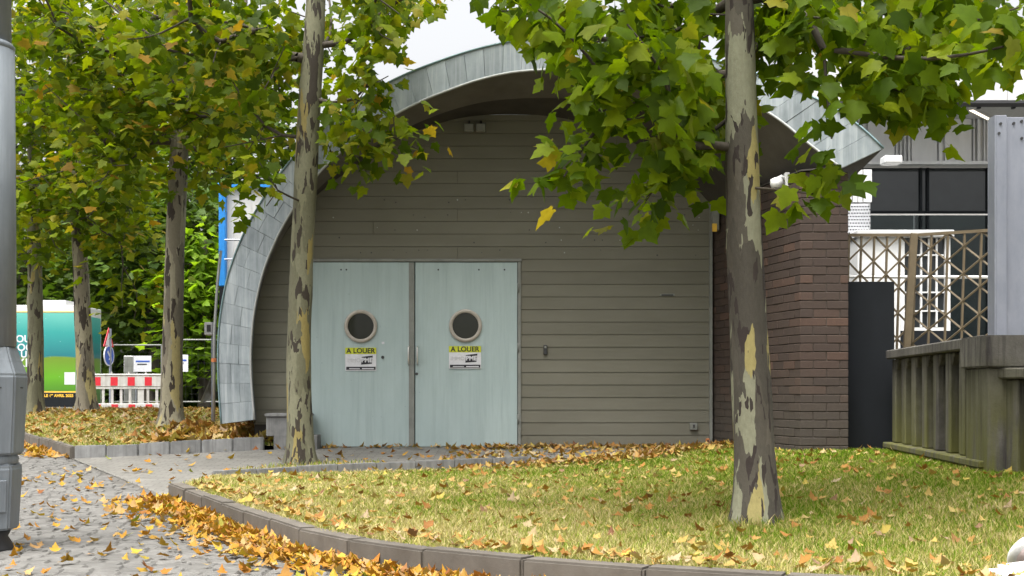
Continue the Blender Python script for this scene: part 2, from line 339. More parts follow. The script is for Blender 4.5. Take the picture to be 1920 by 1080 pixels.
# ------------------------------------------------------------------ terrain heights
def zs(y): return np.interp(y, [0, 9, 12, 15.5, 19, 25, 28, 60], [-.245, -.245, -.212, -.107, -.05, .14, .27, .30])
def zpath(x, y): return np.interp(y, [9, 11.1, 12.5, 14, 15.5, 15.9, 16.2], [-.245, -.232, -.168, -.098, -.018, -.004, -.002]) - .088*sst(-3.0, -5.3, x)*sst(11.5, 15, y)
def zl1(x, y): return -.135+.19*sst(.8, 3.3, x)*sst(6.3, 9.5, y)+.085*sst(13.7, 15.6, y)*(1-sst(.8, 3.3, x))-.02*sst(11.5, 13.2, y)*(1-sst(-.5, 1.5, x))
def kerbx(y): return np.interp(y, [15.5, 18.9, 27.5], [-5.33, -7.25, -12.1])
def zl2(x, y):
    inner = .035+.19*sst(15.6, 18, y)+.12*sst(18, 22.5, y)-.09*sst(24, 28, y)
    edge = zs(np.minimum(y, 22))+.135
    k = sst(0, 1.8, np.asarray(x)-kerbx(y)); return edge*(1-k)+np.maximum(inner, edge)*k
def sheet(name, poly, zf, mat, step=.4, kind='structure'):
    poly = [Vector((p[0], p[1])) for p in poly]
    xs = [p.x for p in poly]; ys = [p.y for p in poly]
    pts = list(poly); n = len(poly)
    gx, gy = np.meshgrid(np.arange(min(xs)+step/2, max(xs), step), np.arange(min(ys)+step/2, max(ys), step))
    q = np.stack([gx.ravel(), gy.ravel()], 1); q = q[inside(q, poly)]
    pts += [Vector(k) for k in q]
    v, e, f, *_ = delaunay_2d_cdt(pts, [(i, (i+1) % n) for i in range(n)], [], 1, 1e-5)
    vv = [(p.x, p.y, float(zf(p.x, p.y))) for p in v]
    return obj(name, meshdata(name, vv, f, mat, True), None, None, kind)
def inside(q, poly):
    r = np.zeros(len(q), bool); n = len(poly)
    for i in range(n):
        a, b = poly[i], poly[(i+1) % n]
        c = ((a[1] > q[:, 1]) != (b[1] > q[:, 1])) & (q[:, 0] < (b[0]-a[0])*(q[:, 1]-a[1])/((b[1]-a[1]) or 1e-9)+a[0]); r ^= c
    return r

# ground to the horizon, street, path, lawns
gx = [-1500, -400, -120, -50, -25, -12, -6, 0, 6, 12, 25, 50, 120, 400, 1500]; gy = [-600, -100, -20, 0, 9, 12, 15.5, 19, 25, 28, 40, 60, 120, 400, 1800]
obj('ground', meshdata('ground', [(x, y, float(zs(y))-.05) for y in gy for x in gx],
    [(j*15+i, j*15+i+1, (j+1)*15+i+1, (j+1)*15+i) for j in range(14) for i in range(14)], M['ground']), None, None, 'structure')
D = 16.15                                   # the boarded front of the hall
k1 = [(-2.98, 11.1), (-2.27, 9.64), (-1.70, 8.5), (-1.17, 7.42), (-.763, 6.91), (-.296, 6.46), (.229, 6.11), (.81, 5.80), (1.6, 5.48), (3.0, 5.05), (5.0, 4.6), (7.5, 4.3)]
k2 = [(-5.33, 15.5), (-2.93, 15.75)]
street = sheet('street', [(-30, -4), (9, -4), (9, 4.2), (7.5, 4.25)]+[(x+.02, y+.02) for x, y in k1[::-1]][1:]+[(-5.33, 15.5), (-7.25, 18.9), (-12.1, 27.5), (-30, 27.5)], lambda x, y: zs(y)-.010, M['street'], .7)
edge_line = [(-2.93, 12.0), (-3.0, 13.05), (-2.0, 13.62), (-1.39, 13.95), (.2, 14.55), (1.6, 15.2), (2.62, 15.75)]
sheet('path', [(-5.33, 15.5), (-2.93, 15.75), (-2.9, 16.2), (2.6, 16.2), (2.62, 15.75)]+edge_line[::-1][1:]+[(-2.95, 11.1)], zpath, M['path'], .3)
lawn1 = [(x+.07, y+.08) for x, y in k1]+[(9, 7), (9, 14.3), (3.6, 14.3), (3.0, 13.8), (2.55, 15.9)]+edge_line[::-1][1:]
sheet('front_lawn', lawn1, zl1, M['soil'], .3)
lawn2 = [(-5.3, 15.56), (-2.93, 15.82), (-2.93, 17.5), (-3.0, 28), (-12.0, 28), (-12.02, 27.5), (-7.2, 18.93)]
sheet('side_lawn', lawn2, zl2, M['soil'], .4)

# street setts: the nearest ones singly, the farther ones joined
setts = []
y = 5.6; r = 0
while y < 20:
    dep = (.105 if y < 13 else .16)+.004*random.random(); x = -8.2+random.random()*.2; 
    while x < 1.9:
        wd = random.uniform(.12, .19)
        yk = np.interp(x, [p[0] for p in k1], [p[1] for p in k1])
        xj = np.interp(y, [11.1, 15.5, 18.9, 27.5], [-2.98, -5.33, -7.25, -12.1]) if y > 11.05 else 9
        if (x < -3.0 or y+dep < yk-.01) and x+wd < xj-.02 and abs((x+wd/2)*F/y) < 1120: setts.append((x, y, wd, dep))
        x += wd+.007
    y += dep+.008; r += 1
setts.sort(key=lambda t: -t[2]/t[1] if 960+(t[0])*F/t[1] > 40 and CZ-0 > 0 and HOR+(CZ+.245)*F/t[1] < 1085 else 0)
def sett_mesh(x0, wd, dep, seed):
    rr = random.Random(seed); b = .012; h = [rr.uniform(-.004, .004) for _ in range(4)]
    j = lambda: rr.uniform(-.004, .004)
    return [(-wd/2+j(), -dep/2+j(), -.06), (wd/2+j(), -dep/2+j(), -.06), (wd/2+j(), dep/2+j(), -.06), (-wd/2+j(), dep/2+j(), -.06),
            (-wd/2, -dep/2, -.012), (wd/2, -dep/2, -.012), (wd/2, dep/2, -.012), (-wd/2, dep/2, -.012),
            (-wd/2+b, -dep/2+b, h[0]), (wd/2-b, -dep/2+b, h[1]), (wd/2-b, dep/2-b, h[2]), (-wd/2+b, dep/2-b, h[3])], \
           [(0,1,5,4),(1,2,6,5),(2,3,7,6),(3,0,4,7),(4,5,9,8),(5,6,10,9),(6,7,11,10),(7,4,8,11),(8,9,10,11)]
var = []
for k in range(12):
    v, f = sett_mesh(0, .12+.07*k/11, .107, k); var.append(meshdata('sett', v, f, M['sett']))
mb = MB()
for i, (x, y, wd, dep) in enumerate(setts):
    cx, cy = x+wd/2, y+dep/2; cz = float(zs(cy))+random.uniform(-.004, .003)
    k = min(11, int((wd-.12)/.07*12))
    if i < 300: obj('sett', var[k], street, Matrix.Translation((cx, cy, cz)) @ Matrix.Rotation(random.uniform(-.03, .03), 4, 'Z'))
    else:
        v, f = sett_mesh(0, wd, dep, i); mb.add([Vector(p)+Vector((cx, cy, cz)) for p in v], f)
obj('setts', meshdata('setts', mb.v, mb.f, M['sett']), street, None, 'stuff')

# kerbs ---------------------------------------------------------------
def resample(poly, n=None, step=None):
    p = np.array(poly, float); s = np.r_[0, np.cumsum(np.linalg.norm(np.diff(p, axis=0), axis=1))]
    n = n or max(1, int(round(s[-1]/step))); t = np.linspace(0, s[-1], n+1)
    return np.stack([np.interp(t, s, p[:, k]) for k in range(p.shape[1])], 1)
def kerb(name, line, step, zbot, ztop, wdt, mat, side=1, gap=.006, bev=.012):
    pts = resample(line, 200); s = resample(line, None, step); n = len(s)-1
    bed = MB(); 
    root = None
    quads = []
    for i in range(n):
        a, b = Vector(s[i]), Vector(s[i+1]); t = (b-a).normalized(); nn = Vector((-t.y, t.x))*side
        quads.append((a, b, t, nn))
    for a, b, t, nn in quads:
        z0, z1 = float(zbot(a.x, a.y)), float(zbot(b.x, b.y)); q = [a+nn*.015, b+nn*.015, b+nn*(wdt-.015), a+nn*(wdt-.015)]
        bed.add([(p.x, p.y, z-.12) for p, z in zip(q, (z0, z1, z1, z0))]+[(p.x, p.y, z-.02) for p, z in zip(q, (z0, z1, z1, z0))],
                [(0,3,2,1),(4,5,6,7),(0,1,5,4),(1,2,6,5),(2,3,7,6),(3,0,4,7)])
    root = bed.build(name, M['street'], None, kind='structure')
    for a, b, t, nn in quads:
        a2, b2 = a+t*gap/2, b-t*gap/2; dz = random.uniform(-.006, .006); off = random.uniform(-.006, .006)
        q = [a2+nn*off, b2+nn*off, b2+nn*wdt, a2+nn*wdt]; zb = [float(zbot(p.x, p.y))-.07 for p in (a2, b2, b2, a2)]; zt = [float(ztop(p.x, p.y))+dz for p in (a2, b2, b2, a2)]
        MB().add([(p.x, p.y, z) for p, z in zip(q, zb)]+[(p.x, p.y, z) for p, z in zip(q, zt)],
                 [(0,3,2,1),(4,5,6,7),(0,1,5,4),(1,2,6,5),(2,3,7,6),(3,0,4,7)]).build('kerb_stone', mat, root, bevel=bev, seg=2)
    return root
kerb('street_kerb', k1, .64, lambda x, y: zs(y), lambda x, y: zs(y)+.132, .13, M['kerb'], 1)
kerb('path_kerb', [(-5.30, 15.5), (-3.05, 15.74)], .37, lambda x, y: zpath(x, y), lambda x, y: zpath(x, y)+.15, .12, M['greystone'], 1)
kerb('side_kerb', [(-12.1, 27.5), (-7.25, 18.9), (-5.36, 15.53)], .75, lambda x, y: zs(y), lambda x, y: zs(y)+.15, .12, M['kerb'], 1)
kerb('edging_kerb', [(-3.02, 12.98), (-2.0, 13.55), (-1.39, 13.88), (.2, 14.48)], .42, lambda x, y: zl1(x, y)-.03, lambda x, y: zpath(x, y)+.04, .09, M['greystone'], 1, bev=.008)

# ------------------------------------------------------------------ the hall
hall = thing('exhibition_hall', 'low hall with grey boarded front under a sweeping zinc arch', 'building', (0, D, 0))
PA, PB = 14.74, -.331
def fd(px): return PA/(1-PB*(px-960)/F)
outer = [(415,795),(408,700),(408,640),(415,560),(440,470),(483,385),(540,303),(597,244),(649,202),(701,167),(753,141),(819,115),(904,87),(960,76),(1015,69),(1100,70),(1200,80),(1300,100),(1400,130),(1480,160),(1545,191),(1620,236),(1657,278)]
inner = [(478,787),(470,700),(470,640),(481,550),(508,465),(548,392),(597,322),(655,270),(716,230),(764,200),(856,163),(930,139),(990,131),(1100,130),(1200,136),(1275,147),(1350,168),(1425,198),(1489,244),(1540,292),(1579,315)]
face = [(476,795),(468,720),(468,650),(480,570),(505,490),(545,420),(593,363),(652,322),(727,267),(827,228),(893,215),(977,213),(1060,220),(1143,245),(1227,288),(1289,334),(1333,384)]
NP = 46
def smooth_curve(pts, n):
    p = np.array(pts, float); s = np.r_[0, np.cumsum(np.linalg.norm(np.diff(p, axis=0), axis=1))]
    t = np.linspace(0, s[-1], 400); q = np.stack([np.interp(t, s, p[:, k]) for k in range(2)], 1)
    ker = np.ones(31)/31; qq = q.copy()
    pad = np.vstack([2*q[0]-q[15:0:-1], q, 2*q[-1]-q[-2:-17:-1]])
    for k in range(2): qq[:, k] = np.convolve(pad[:, k], ker, 'valid')
    return resample(qq, n)
FO = [P(a, b, fd(a)) for a, b in smooth_curve(outer, NP*4)]
FI = [P(a, b, fd(a)) for a, b in smooth_curve(inner, NP*4)]
FA = [P(a, b, D) for a, b in smooth_curve(face, NP*4)]
nrm = Vector((-PB, 1, 0)).normalized()            # pointing into the building
# zinc fascia, panel by panel
backf = MB()
for i in range(0, NP*4): backf.add([FO[i]+nrm*.035, FO[i+1]+nrm*.035, FI[i+1]+nrm*.035, FI[i]+nrm*.035], [(0,1,2,3)])
fb = backf.build('fascia_backing', M['zincroof'], hall)
for k in range(NP):
    a, b = k*4, k*4+4
    def panel(u0, u1):
        g = .03; o = [];
        for j in range(5):
            t = j/4
            t2 = .007+t*.986; i0 = a+t2*4; i = min(int(i0), NP*4-1); fr = i0-i
            so_, si_ = FO[i].lerp(FO[i+1], fr), FI[i].lerp(FI[i+1], fr); o.append((so_.lerp(si_, u0), so_.lerp(si_, u1)))
        tilt = random.uniform(-.004, .006); loop = [p for p, _ in o]+[q for _, q in reversed(o)]
        loop = [p-nrm*(tilt*(i/len(loop))) for i, p in enumerate(loop)]
        MB().ngonprism(loop, nrm*.022).build('fascia_panel', M['zinc'], hall, bevel=.002)
    if k < 15:
        u = .62 if k % 2 else .38
        panel(0, u-.0025); panel(u+.0025, 1)
    else: panel(0, 1)
mb = MB(); mb.tube([p-nrm*.012 for p in FI[::2]], .014, 6); mb.build('drip_trim', M['trim'], hall, True)
mb = MB(); mb.tube([p-nrm*.006 for p in FO[::2]], .012, 6); mb.build('edge_flashing', plain('teal_flashing', (.16, .24, .25), .45, .3), hall, True)
# soffit in two steps: outer band, then a deeper inner band, its shade deepened by a darker tone
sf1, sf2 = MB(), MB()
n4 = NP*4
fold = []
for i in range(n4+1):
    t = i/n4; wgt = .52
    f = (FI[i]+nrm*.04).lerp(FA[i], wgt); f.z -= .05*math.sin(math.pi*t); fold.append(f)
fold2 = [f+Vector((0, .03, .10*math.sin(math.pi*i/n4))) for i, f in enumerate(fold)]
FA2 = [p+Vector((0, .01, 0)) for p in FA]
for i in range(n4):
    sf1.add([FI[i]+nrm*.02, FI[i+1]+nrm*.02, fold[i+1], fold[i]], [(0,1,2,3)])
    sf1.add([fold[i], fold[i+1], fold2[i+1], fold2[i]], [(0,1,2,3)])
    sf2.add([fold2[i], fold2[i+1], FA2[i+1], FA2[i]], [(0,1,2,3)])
sf1.build('soffit_band', surf('soffit_board_lit', (.085, .077, .066), (.12, .109, .095), 3, rough=.8, bmp=.15), hall, True); sf2.build('inner_soffit', M['soffit'], hall, True)  # outer band painted lighter than inner one, to strengthen the shadow edge
# vaulted zinc roof running back
rf = MB(); bk = Vector((0, 9, 0))
for i in range(0, n4, 2):
    a, b = FO[i]+nrm*.03, FO[i+2]+nrm*.03; rf.add([a, b, b+bk, a+bk], [(0,1,2,3)])
rf.build('vault_roof', M['zincroof'], hall, True)
# back of the boarded front
fl = [(p.x, p.z) for p in FA if p.z > -.05]
fl = [(fl[0][0], -.05)]+fl+[(PX(1333, D), 0)]
fl[-1] = (fl[-2][0], -.05)
MB().ngonprism([(x, D+.035, z) for x, z in fl], (0, .12, 0)).build('facade_backing', M['backing'], hall)
zl = np.array([p[1] for p in fl]); xl = np.array([p[0] for p in fl]); it = int(np.argmax(zl)); ztop = zl[it]
def xleft(z): return float(np.interp(z, zl[:it+1], xl[:it+1]))
def xright(z): return float(np.interp(z, zl[it:][::-1], xl[it:][::-1]))
DX0, DX1, DZ = PX(583, D), PX(975, D), PZ(491, D)
BH = .1585; z = 0.0; row = 0
cuts = []
while z < ztop-.03:
    z1 = min(z+BH-.004, ztop-.012)
    segs = [(None, None)] if z >= DZ-.03 else [(None, DX0), (DX1, None)]
    if row in (15, 17, 18, 21): segs = [(None, PX(random.choice((858, 700, 1035)), D)), ()]
    if segs[-1] == (): c = segs[0][1]; segs = [(None, c-.002), (c+.002, None)]
    for sa, sb in segs:
        hs = np.linspace(z, z1, 5)
        if sa is None and z < .29: hs = np.linspace(max(z, .29), max(z1, .29), 5) if sb is not None and sb <= DX0 else hs
        if hs[-1]-hs[0] < .02: continue
        lf = [xleft(h) if sa is None else sa for h in hs]; rt = [xright(h) if sb is None else sb for h in hs]
        loop = []
        for h, a in zip(hs, lf): loop.append((a, D-.010+.008*(h-z)/BH, h))
        for h, a in reversed(list(zip(hs, rt))): loop.append((max(a, lf[0]+.02), D-.010+.008*(h-z)/BH, h))
        if max(rt)-min(lf) > .05: MB().ngonprism(loop, (0, .03, 0)).build('board', M['board'], hall)
    z += BH; row += 1
# nail holes, patched spots on the boards above the door
for k in range(46):
    r_ = random.choice((15, 16, 17, 18, 19)); h = (r_+random.choice((.3, .5, .7)))*BH; px = random.uniform(600, 1320)
    MB().discy((PX(px, D), 0, h), 0, random.uniform(.005, .010), D-.014, D-.004, 8).build('nail_head', random.choice((M['darkmetal'], M['darkmetal'], M['trim'])), hall)
# door frame
fr = MB(); fr.box(DX0-.04, DX1+.02, D-.035, D+.03, DZ, DZ+.035); fr.build('door_lintel', M['frame'], hall, bevel=.004)
MB().box(DX1-.028, DX1+.012, D-.03, D+.03, -.01, DZ-.003).build('door_jamb', M['frame'], hall, bevel=.004)
MB().box(DX0-.03, DX0-.004, D-.03, D+.03, -.01, DZ-.003).build('door_jamb', M['frame'], hall, bevel=.004)
XM = PX(778, D)
for s, (xa, xb, pcx) in enumerate(((DX0, XM-.006, 677), (XM+.006, DX1-.034, 873))):
    dr = MB().box(xa, xb, D-.022+.004*s, D+.03, .012, DZ-.008).build('door', M['door'], hall, bevel=.004)
    dr['label'] = 'left door leaf with round window' if s == 0 else 'right door leaf with round window'
    cx, cz = PX(pcx, D), PZ(612 if s == 0 else 611, D); yf = D-.022+.004*s
    MB().discy((cx, 0, cz),   .163, .208, yf-.022, yf+.002, 40).build('porthole_frame', M['ring'], dr, True, .004)
    MB().discy((cx, 0, cz), 0, .165, yf-.006, yf-.002, 40).build('porthole_pane', M['port'], dr)
    hx = XM-.075 if s == 0 else XM+.035; z0, z1 = PZ(683, D), PZ(650, D)
    MB().tube([(hx, yf, z0), (hx, yf-.05, z0+.01), (hx, yf-.055, z0+.03), (hx, yf-.055, z1-.03), (hx, yf-.05, z1-.01), (hx, yf, z1)], .011, 8).build('handle', M['steel'], dr, True)
    for hz in ([.3, 1.2, 1.95] if s else []):
        MB().tube([(xb+.012, yf-.012, hz), (xb+.012, yf-.012, hz+.12)], .012, 8).build('hinge', M['frame'], dr, True)
    if s == 0:
        MB().discy((PX(718, D), 0, PZ(670, D)), 0, .02, yf-.012, yf, 14).build('lock', M['darkmetal'], dr)
        MB().box(XM-.075, XM-.008, yf-.008, yf+.004, .015, DZ-.012).build('cover_strip', M['frame'], dr, bevel=.002)
        MB().box(PX(716, D), PX(721, D), yf-.003, yf+.001, PZ(645, D), PZ(641, D)).build('sticker', M['signwhite'], dr)
    else:
        MB().discy((PX(781.5, D), 0, PZ(701, D)), 0, .018, yf-.008, yf, 14).build('lock', M['darkmetal'], dr)
    for hx2 in ((640, 650) if s == 0 else (822, 898, 946)):
        MB().discy((PX(hx2, D), 0, PZ(506, D)), 0, .011, yf-.004, yf, 10).build('bolt', M['darkmetal'], dr)
MB().box(DX0, DX1, D-.06, D+.05, -.03, .008).build('door_sill', M['frame'], hall)
# for-rent signs on the doors
for nm, x0, x1, y0, y1, lab in (('l', 648, 706, 652, 695, 'yellow and white for-rent sign on the left door leaf, beside the trunk'), ('r', 842, 902, 649, 691, 'yellow and white for-rent sign on the right door leaf')):
    yf = D-.028; xa, xb, za, zb = PX(x0, D), PX(x1, D), PZ(y1, D), PZ(y0, D); cx = (xa+xb)/2; h = zb-za; wd = xb-xa
    s = thing('rental_sign', lab, 'sign', (cx, yf, za))
    MB().box(xa, xb, yf-.004, yf+.004, za, zb).build('panel', M['signwhite'], s)
    MB().box(xa, xb, yf-.006, yf-.0045, zb-.28*h, zb).build('header', M['yellow'], s)
    MB().box(xa+.012, xb-.008, yf-.006, yf-.0045, za+.01, za+.17*h).build('footer', M['black'], s)
    text('lettering', 'A LOUER', .088, (cx, yf-.0075, zb-.145*h), M['black'], s, bold=.002)
    text('lettering', 'IMMO', .068, (xa+wd*.27, yf-.0055, za+.44*h), M['greyprint'], s)
    MB().ngonprism([(xa+wd*.51, yf-.006, za+.26*h), (xa+wd*.86, yf-.006, za+.30*h), (xa+wd*.89, yf-.006, za+.66*h), (xa+wd*.53, yf-.006, za+.60*h)], (0, .0015, 0)).build('logo_block', M['black'], s)
    text('lettering', 'PME', .078, (xa+wd*.70, yf-.0075, za+.45*h), M['signwhite'], s, bold=.003)
    MB().box(xa+.05, xa+wd*.47, yf-.0075, yf-.0062, za+.065*h, za+.11*h).build('footer_line', M['greyprint'], s)
    MB().box(xa+wd*.54, xb-.03, yf-.0075, yf-.0062, za+.065*h, za+.11*h).build('footer_line', M['signwhite'], s)
# small fittings on the boards
def fit(name, lab, cat, x0, x1, y0, y1, mat, dep=.05, parts=()):
    t = thing(name, lab, cat, (PX((x0+x1)/2, D), D-.01, PZ(y1, D)))
    MB().box(PX(x0, D), PX(x1, D), D-.01-dep, D-.004, PZ(y1, D), PZ(y0, D)).build('housing', mat, t, bevel=.006)
    for a, b, c, d_, m in parts: MB().box(PX(a, D), PX(b, D), D-.016-dep, D-.012-dep+.006, PZ(d_, D), PZ(c, D)).build('insert', m, t)
fit('door_intercom', 'small dark intercom box on the boards right of the door', 'intercom', 1019, 1026, 647, 665, M['darkmetal'], .03, [(1020.5, 1024.5, 649, 653, M['frame'])])
fit('wall_socket', 'pale outdoor wall socket low on the boarded front', 'socket', 1293, 1307, 793, 806, M['frame'], .04, [(1298, 1302, 796, 802, M['darkmetal'])])
fit('vent_slot', 'narrow dark vent slot on the upper right boards', 'vent', 1237, 1265, 551, 556, M['frame'], .006, [(1240, 1262, 552, 555, M['darkmetal'])])
fit('gas_cap', 'small orange cap at the foot of the boards by the brick wall', 'cap', 1323, 1330, 822, 831, M['rust'], .03, [(1325, 1328, 825, 828, M['darkmetal'])])
for q, (px, lab) in enumerate(((880, 'left floodlight of the pair under the arch top'), (902, 'right floodlight of the pair under the arch top'))):
    t = thing('floodlight', lab, 'lamp', P(px, 246, D-.1))
    MB().box(PX(px-9, D), PX(px+9, D), D-.16, D-.07, PZ(250, D), PZ(236, D)).build('housing', M['frame'], t, bevel=.01)
    MB().tube([(PX(px, D), D-.1, PZ(237, D)), (PX(px, D), D-.02, PZ(228, D))], .012, 6).build('bracket', M['darkmetal'], t)
# metal corner strip, brick side wall and pier
MB().box(PX(1331, D)-.01, PX(1331, D)+.025, D-.05, D+.03, -.05, 3.05).build('corner_strip', M['frame'], hall)
bricks = thing('brick_pier', 'brown brick wall and pier carrying the right end of the arch', 'wall', (3.1, 14, 0))
A = Vector((2.53, 16.2, 0)); B = Vector((3.085, 13.70, 0)); E = Vector((3.60, 13.70, 0))
core = MB(); t = (B-A).normalized(); nin = Vector((-t.y, t.x, 0)); nin = nin if nin.x > 0 else -nin
cl = [A+nin*.009, Vector((B.x+.009*1.2, B.y+.009, 0)), Vector((E.x-.004, E.y+.009, 0)), Vector((E.x-.004, 16.2, 0))]
core.ngonprism([(p.x, p.y, -.1) for p in cl], (0, 0, 3.155)); core.build('mortar_core', M['mortar'], bricks)
CH, BL = .0915, .285
def brickmesh(l, h, dp):
    b = .004; rr = random.Random(int(l*1000)); return MB().box(-l/2, l/2, 0, dp, -h/2, h/2).me('brick', M['brick'], bevel=b)
bm_cache = {}; items = []
def lay(a, b, off, prio):
    ln = (b-a).length; t = (b-a).normalized(); ang = math.atan2(t.y, t.x)
    nc = 34
    for c in range(nc):
        u = -BL*(.5 if c % 2 else 0)+off
        while u < ln-.01:
            u0, u1 = max(u, 0), min(u+BL-.009, ln)
            if u1-u0 > .03:
                items.append((prio, a+t*((u0+u1)/2), ang, round(u1-u0, 3), -.06+c*CH+CH/2))
            u += BL
lay(B+Vector((0.002, 0, 0)), E, 0, 0); lay(A, B-t*.004, 0, 1)
items.sort(key=lambda q: (q[0], q[1].y))
rest = MB()
for i, (pr, c, ang, ln, zz) in enumerate(items):
    if ln not in bm_cache: bm_cache[ln] = brickmesh(ln, CH-.008, .03)
    mt = Matrix.Translation((c.x, c.y, zz)) @ Matrix.Rotation(ang, 4, 'Z') @ Matrix.Translation((0, random.uniform(-.003, .003), 0))
    if i < 300: obj('brick', bm_cache[ln], bricks, mt)
    else: rest.add([mt @ v for v in MB().box(-ln/2, ln/2, 0, .03, -CH/2+.004, CH/2-.004).v], [(0,3,2,1),(4,5,6,7),(0,1,5,4),(1,2,6,5),(2,3,7,6),(3,0,4,7)])
if rest.v: rest.build('bricks', M['brick'], bricks, kind='stuff')
# wedge soffit under the right end of the arch
MB().ngonprism([(A.x, A.y, 3.062), (B.x, B.y-.02, 3.062), FI[-1]+Vector((0, .02, .01)), FO[-1]+Vector((-.02, .06, -.02)), (E.x+.5, 16.2, 3.2)], (0, 0, .015)).build('end_soffit', M['soffit'], hall)
# security camera and emergency light on the brick side wall
s = thing('security_camera', 'white dome security camera on the brick side wall', 'camera', P(1470, 345, 14.0))
c0 = P(1474, 338, 14.05)
MB().box(c0.x-.02, c0.x+.03, c0.y-.05, c0.y+.05, c0.z-.09, c0.z+.08).build('wall_plate', M['white'], s, bevel=.006)
MB().tube([c0, c0+Vector((-.06, -.03, .03)), c0+Vector((-.11, -.05, .0))], .028, 8).build('bracket_arm', M['white'], s, True)
MB().lathe(c0+Vector((-.115, -.05, 0)), [(.03, .02), (.068, 0), (.072, -.05), (.055, -.09), (.02, -.11)], 16).build('dome_housing', M['white'], s, True)
MB().lathe(c0+Vector((-.115, -.05, 0)), [(.05, -.085), (.045, -.11), (.02, -.125)], 14).build('lens_dome', M['glass'], s, True)
s = thing('emergency_light', 'pale narrow light fitting with yellow label in the brick corner', 'lamp', P(1341, 435, 15.9))
MB().box(PX(1334, 15.95), PX(1347, 15.95), 15.86, 15.95, PZ(433, 15.95), PZ(390, 15.95)).build('housing', M['frame'], s, bevel=.01)
MB().box(PX(1333, 15.95), PX(1342, 15.95), 15.85, 15.86, PZ(436, 15.95), PZ(421, 15.95)).build('label_plate', M['orange'], s)
# stone blocks at the foot of the left corner
for (x0, x1, y0, y1, lab) in ((499, 545, 782, 815, 'grey stone block under the boards behind the left trunk'), (513, 560, 815.5, 841, 'lower grey stone block at the left end of the door step')):
    t = thing('stone_block', lab, 'block', (PX(x0, 15.85), 15.85, PZ(y1, 15.85)))
    MB().box(PX(x0, 15.8), PX(x1+35, 15.8), 15.8, 16.1, PZ(y1, 15.8)-.02, PZ(y0, 15.8)).build('block', M['greystone'], t, bevel=.008)
    if y0 < 800: MB().box(PX(496, 15.78), PX(582, 15.78), 15.77, 16.1, PZ(782, 15.78)+.002, PZ(775, 15.78)).build('cap_slab', M['greystone'], t, bevel=.012, seg=2)

# ------------------------------------------------------------------ right: panel, ribbed wall, fence, column, building
t = thing('dark_gate_panel', 'tall black panel between the brick pier and the ribbed wall', 'gate', (3.9, 13.95, 0))
MB().box(PX(1588, 13.95), PX(1677, 13.95), 13.95, 14.0, 0, PZ(528, 13.95)).build('sheet', M['antra'], t, bevel=.004)
MB().box(PX(1588, 13.95), PX(1677, 13.95), 14.003, 14.05, PZ(528, 13.95)-.08, PZ(528, 13.95)-.02).build('rail', M['darkmetal'], t)
wl = thing('ribbed_concrete_wall', 'mossy ribbed concrete wall along the right edge of the lawn', 'wall', (3.9, 12, 0))
W0 = Vector((4.06, 13.75, 0)); W1 = Vector((3.72, 10.05, 0)); tw = (W1-W0).normalized(); nw = Vector((1, 0, 0))
WZ = PZ(657, 13.75)
def prism(mb, a, b, w0, w1, z0, z1): # along a->b, from offset w0 to w1 to the right
    mb.ngonprism([a+nw*w0+Vector((0,0,z0)), b+nw*w0+Vector((0,0,z0)), b+nw*w1+Vector((0,0,z0)), a+nw*w1+Vector((0,0,z0))], (0, 0, z1-z0)); return mb
prism(MB(), W0, W1, .14, .34, -.05, WZ-.08).build('panel', M['conc'], wl)
prism(MB(), W0-tw*.03, W1, -.04, .40, WZ-.095, WZ).build('coping', M['conc'], wl, bevel=.012)
prism(MB(), W0-tw*.1, W1+tw*.0, -.06, .13, .10, .16).build('plinth', M['conc'], wl, bevel=.01)
prism(MB(), W0, W1, .02, .139, -.1, .098).build('foot', M['conc'], wl)
LW = (W1-W0).length; nr = 8
for k in range(nr):
    a = W0+tw*(LW*(k+.0)/nr+.02); b = a+tw*.17
    rb = MB()
    pts = [a+nw*.02, a+nw*.139, b+nw*.139, b+nw*.02]
    rb.ngonprism([p+Vector((0,0,.162)) for p in pts], (0, 0, WZ-.10-.162))
    # haunch under the coping
    rb.ngonprism([b+nw*.03+Vector((0,0,WZ-.098)), b+tw*.10+nw*.03+Vector((0,0,WZ-.098)), b+nw*.03+Vector((0,0,WZ-.22))], nw*.10)
    rb.build('rib', M['conc'], wl, bevel=.01)
wl2 = thing('ribbed_wall_end', 'lower ribbed concrete wall section at the right picture edge', 'wall', (4.0, 10, 0))
V0 = Vector((3.80, 10.0, 0)); V1 = Vector((4.75, 8.6, 0)); Z2 = PZ(690, 10); tv = (V1-V0).normalized()
def prism2(a, b, w0, w1, z0, z1):
    nn = Vector((tv.y, -tv.x, 0)); nn = nn if nn.x > 0 else -nn
    return MB().ngonprism([a+nn*w0+Vector((0,0,z0)), b+nn*w0+Vector((0,0,z0)), b+nn*w1+Vector((0,0,z0)), a+nn*w1+Vector((0,0,z0))], (0, 0, z1-z0))
prism2(V0, V1, .13, .33, -.1, Z2-.07).build('panel', M['conc'], wl2)
prism2(V0, V1, -.05, .36, Z2-.085, Z2).build('coping', M['conc'], wl2, bevel=.012)
for k in range(7):
    a = V0+tv*(.06+k*.24); prism2(a, a+tv*.11, .01, .129, -.1, Z2-.09).build('rib', M['conc'], wl2, bevel=.01)
t = thing('concrete_end_block', 'large dark concrete block topping the ribbed wall corner', 'block', (4, 10, Z2))
MB().box(PX(1850, 9.9), PX(1935, 9.9), 9.9, 10.5, Z2+.004, PZ(628, 9.9)).build('block', M['conc'], t, bevel=.012, seg=2)
prism(MB(), W1+Vector((0, .45, 0)), W1+Vector((-.02, -.1, 0)), .0, .3, -.1, Z2+.002).build('support', M['conc'], t, bevel=.01)
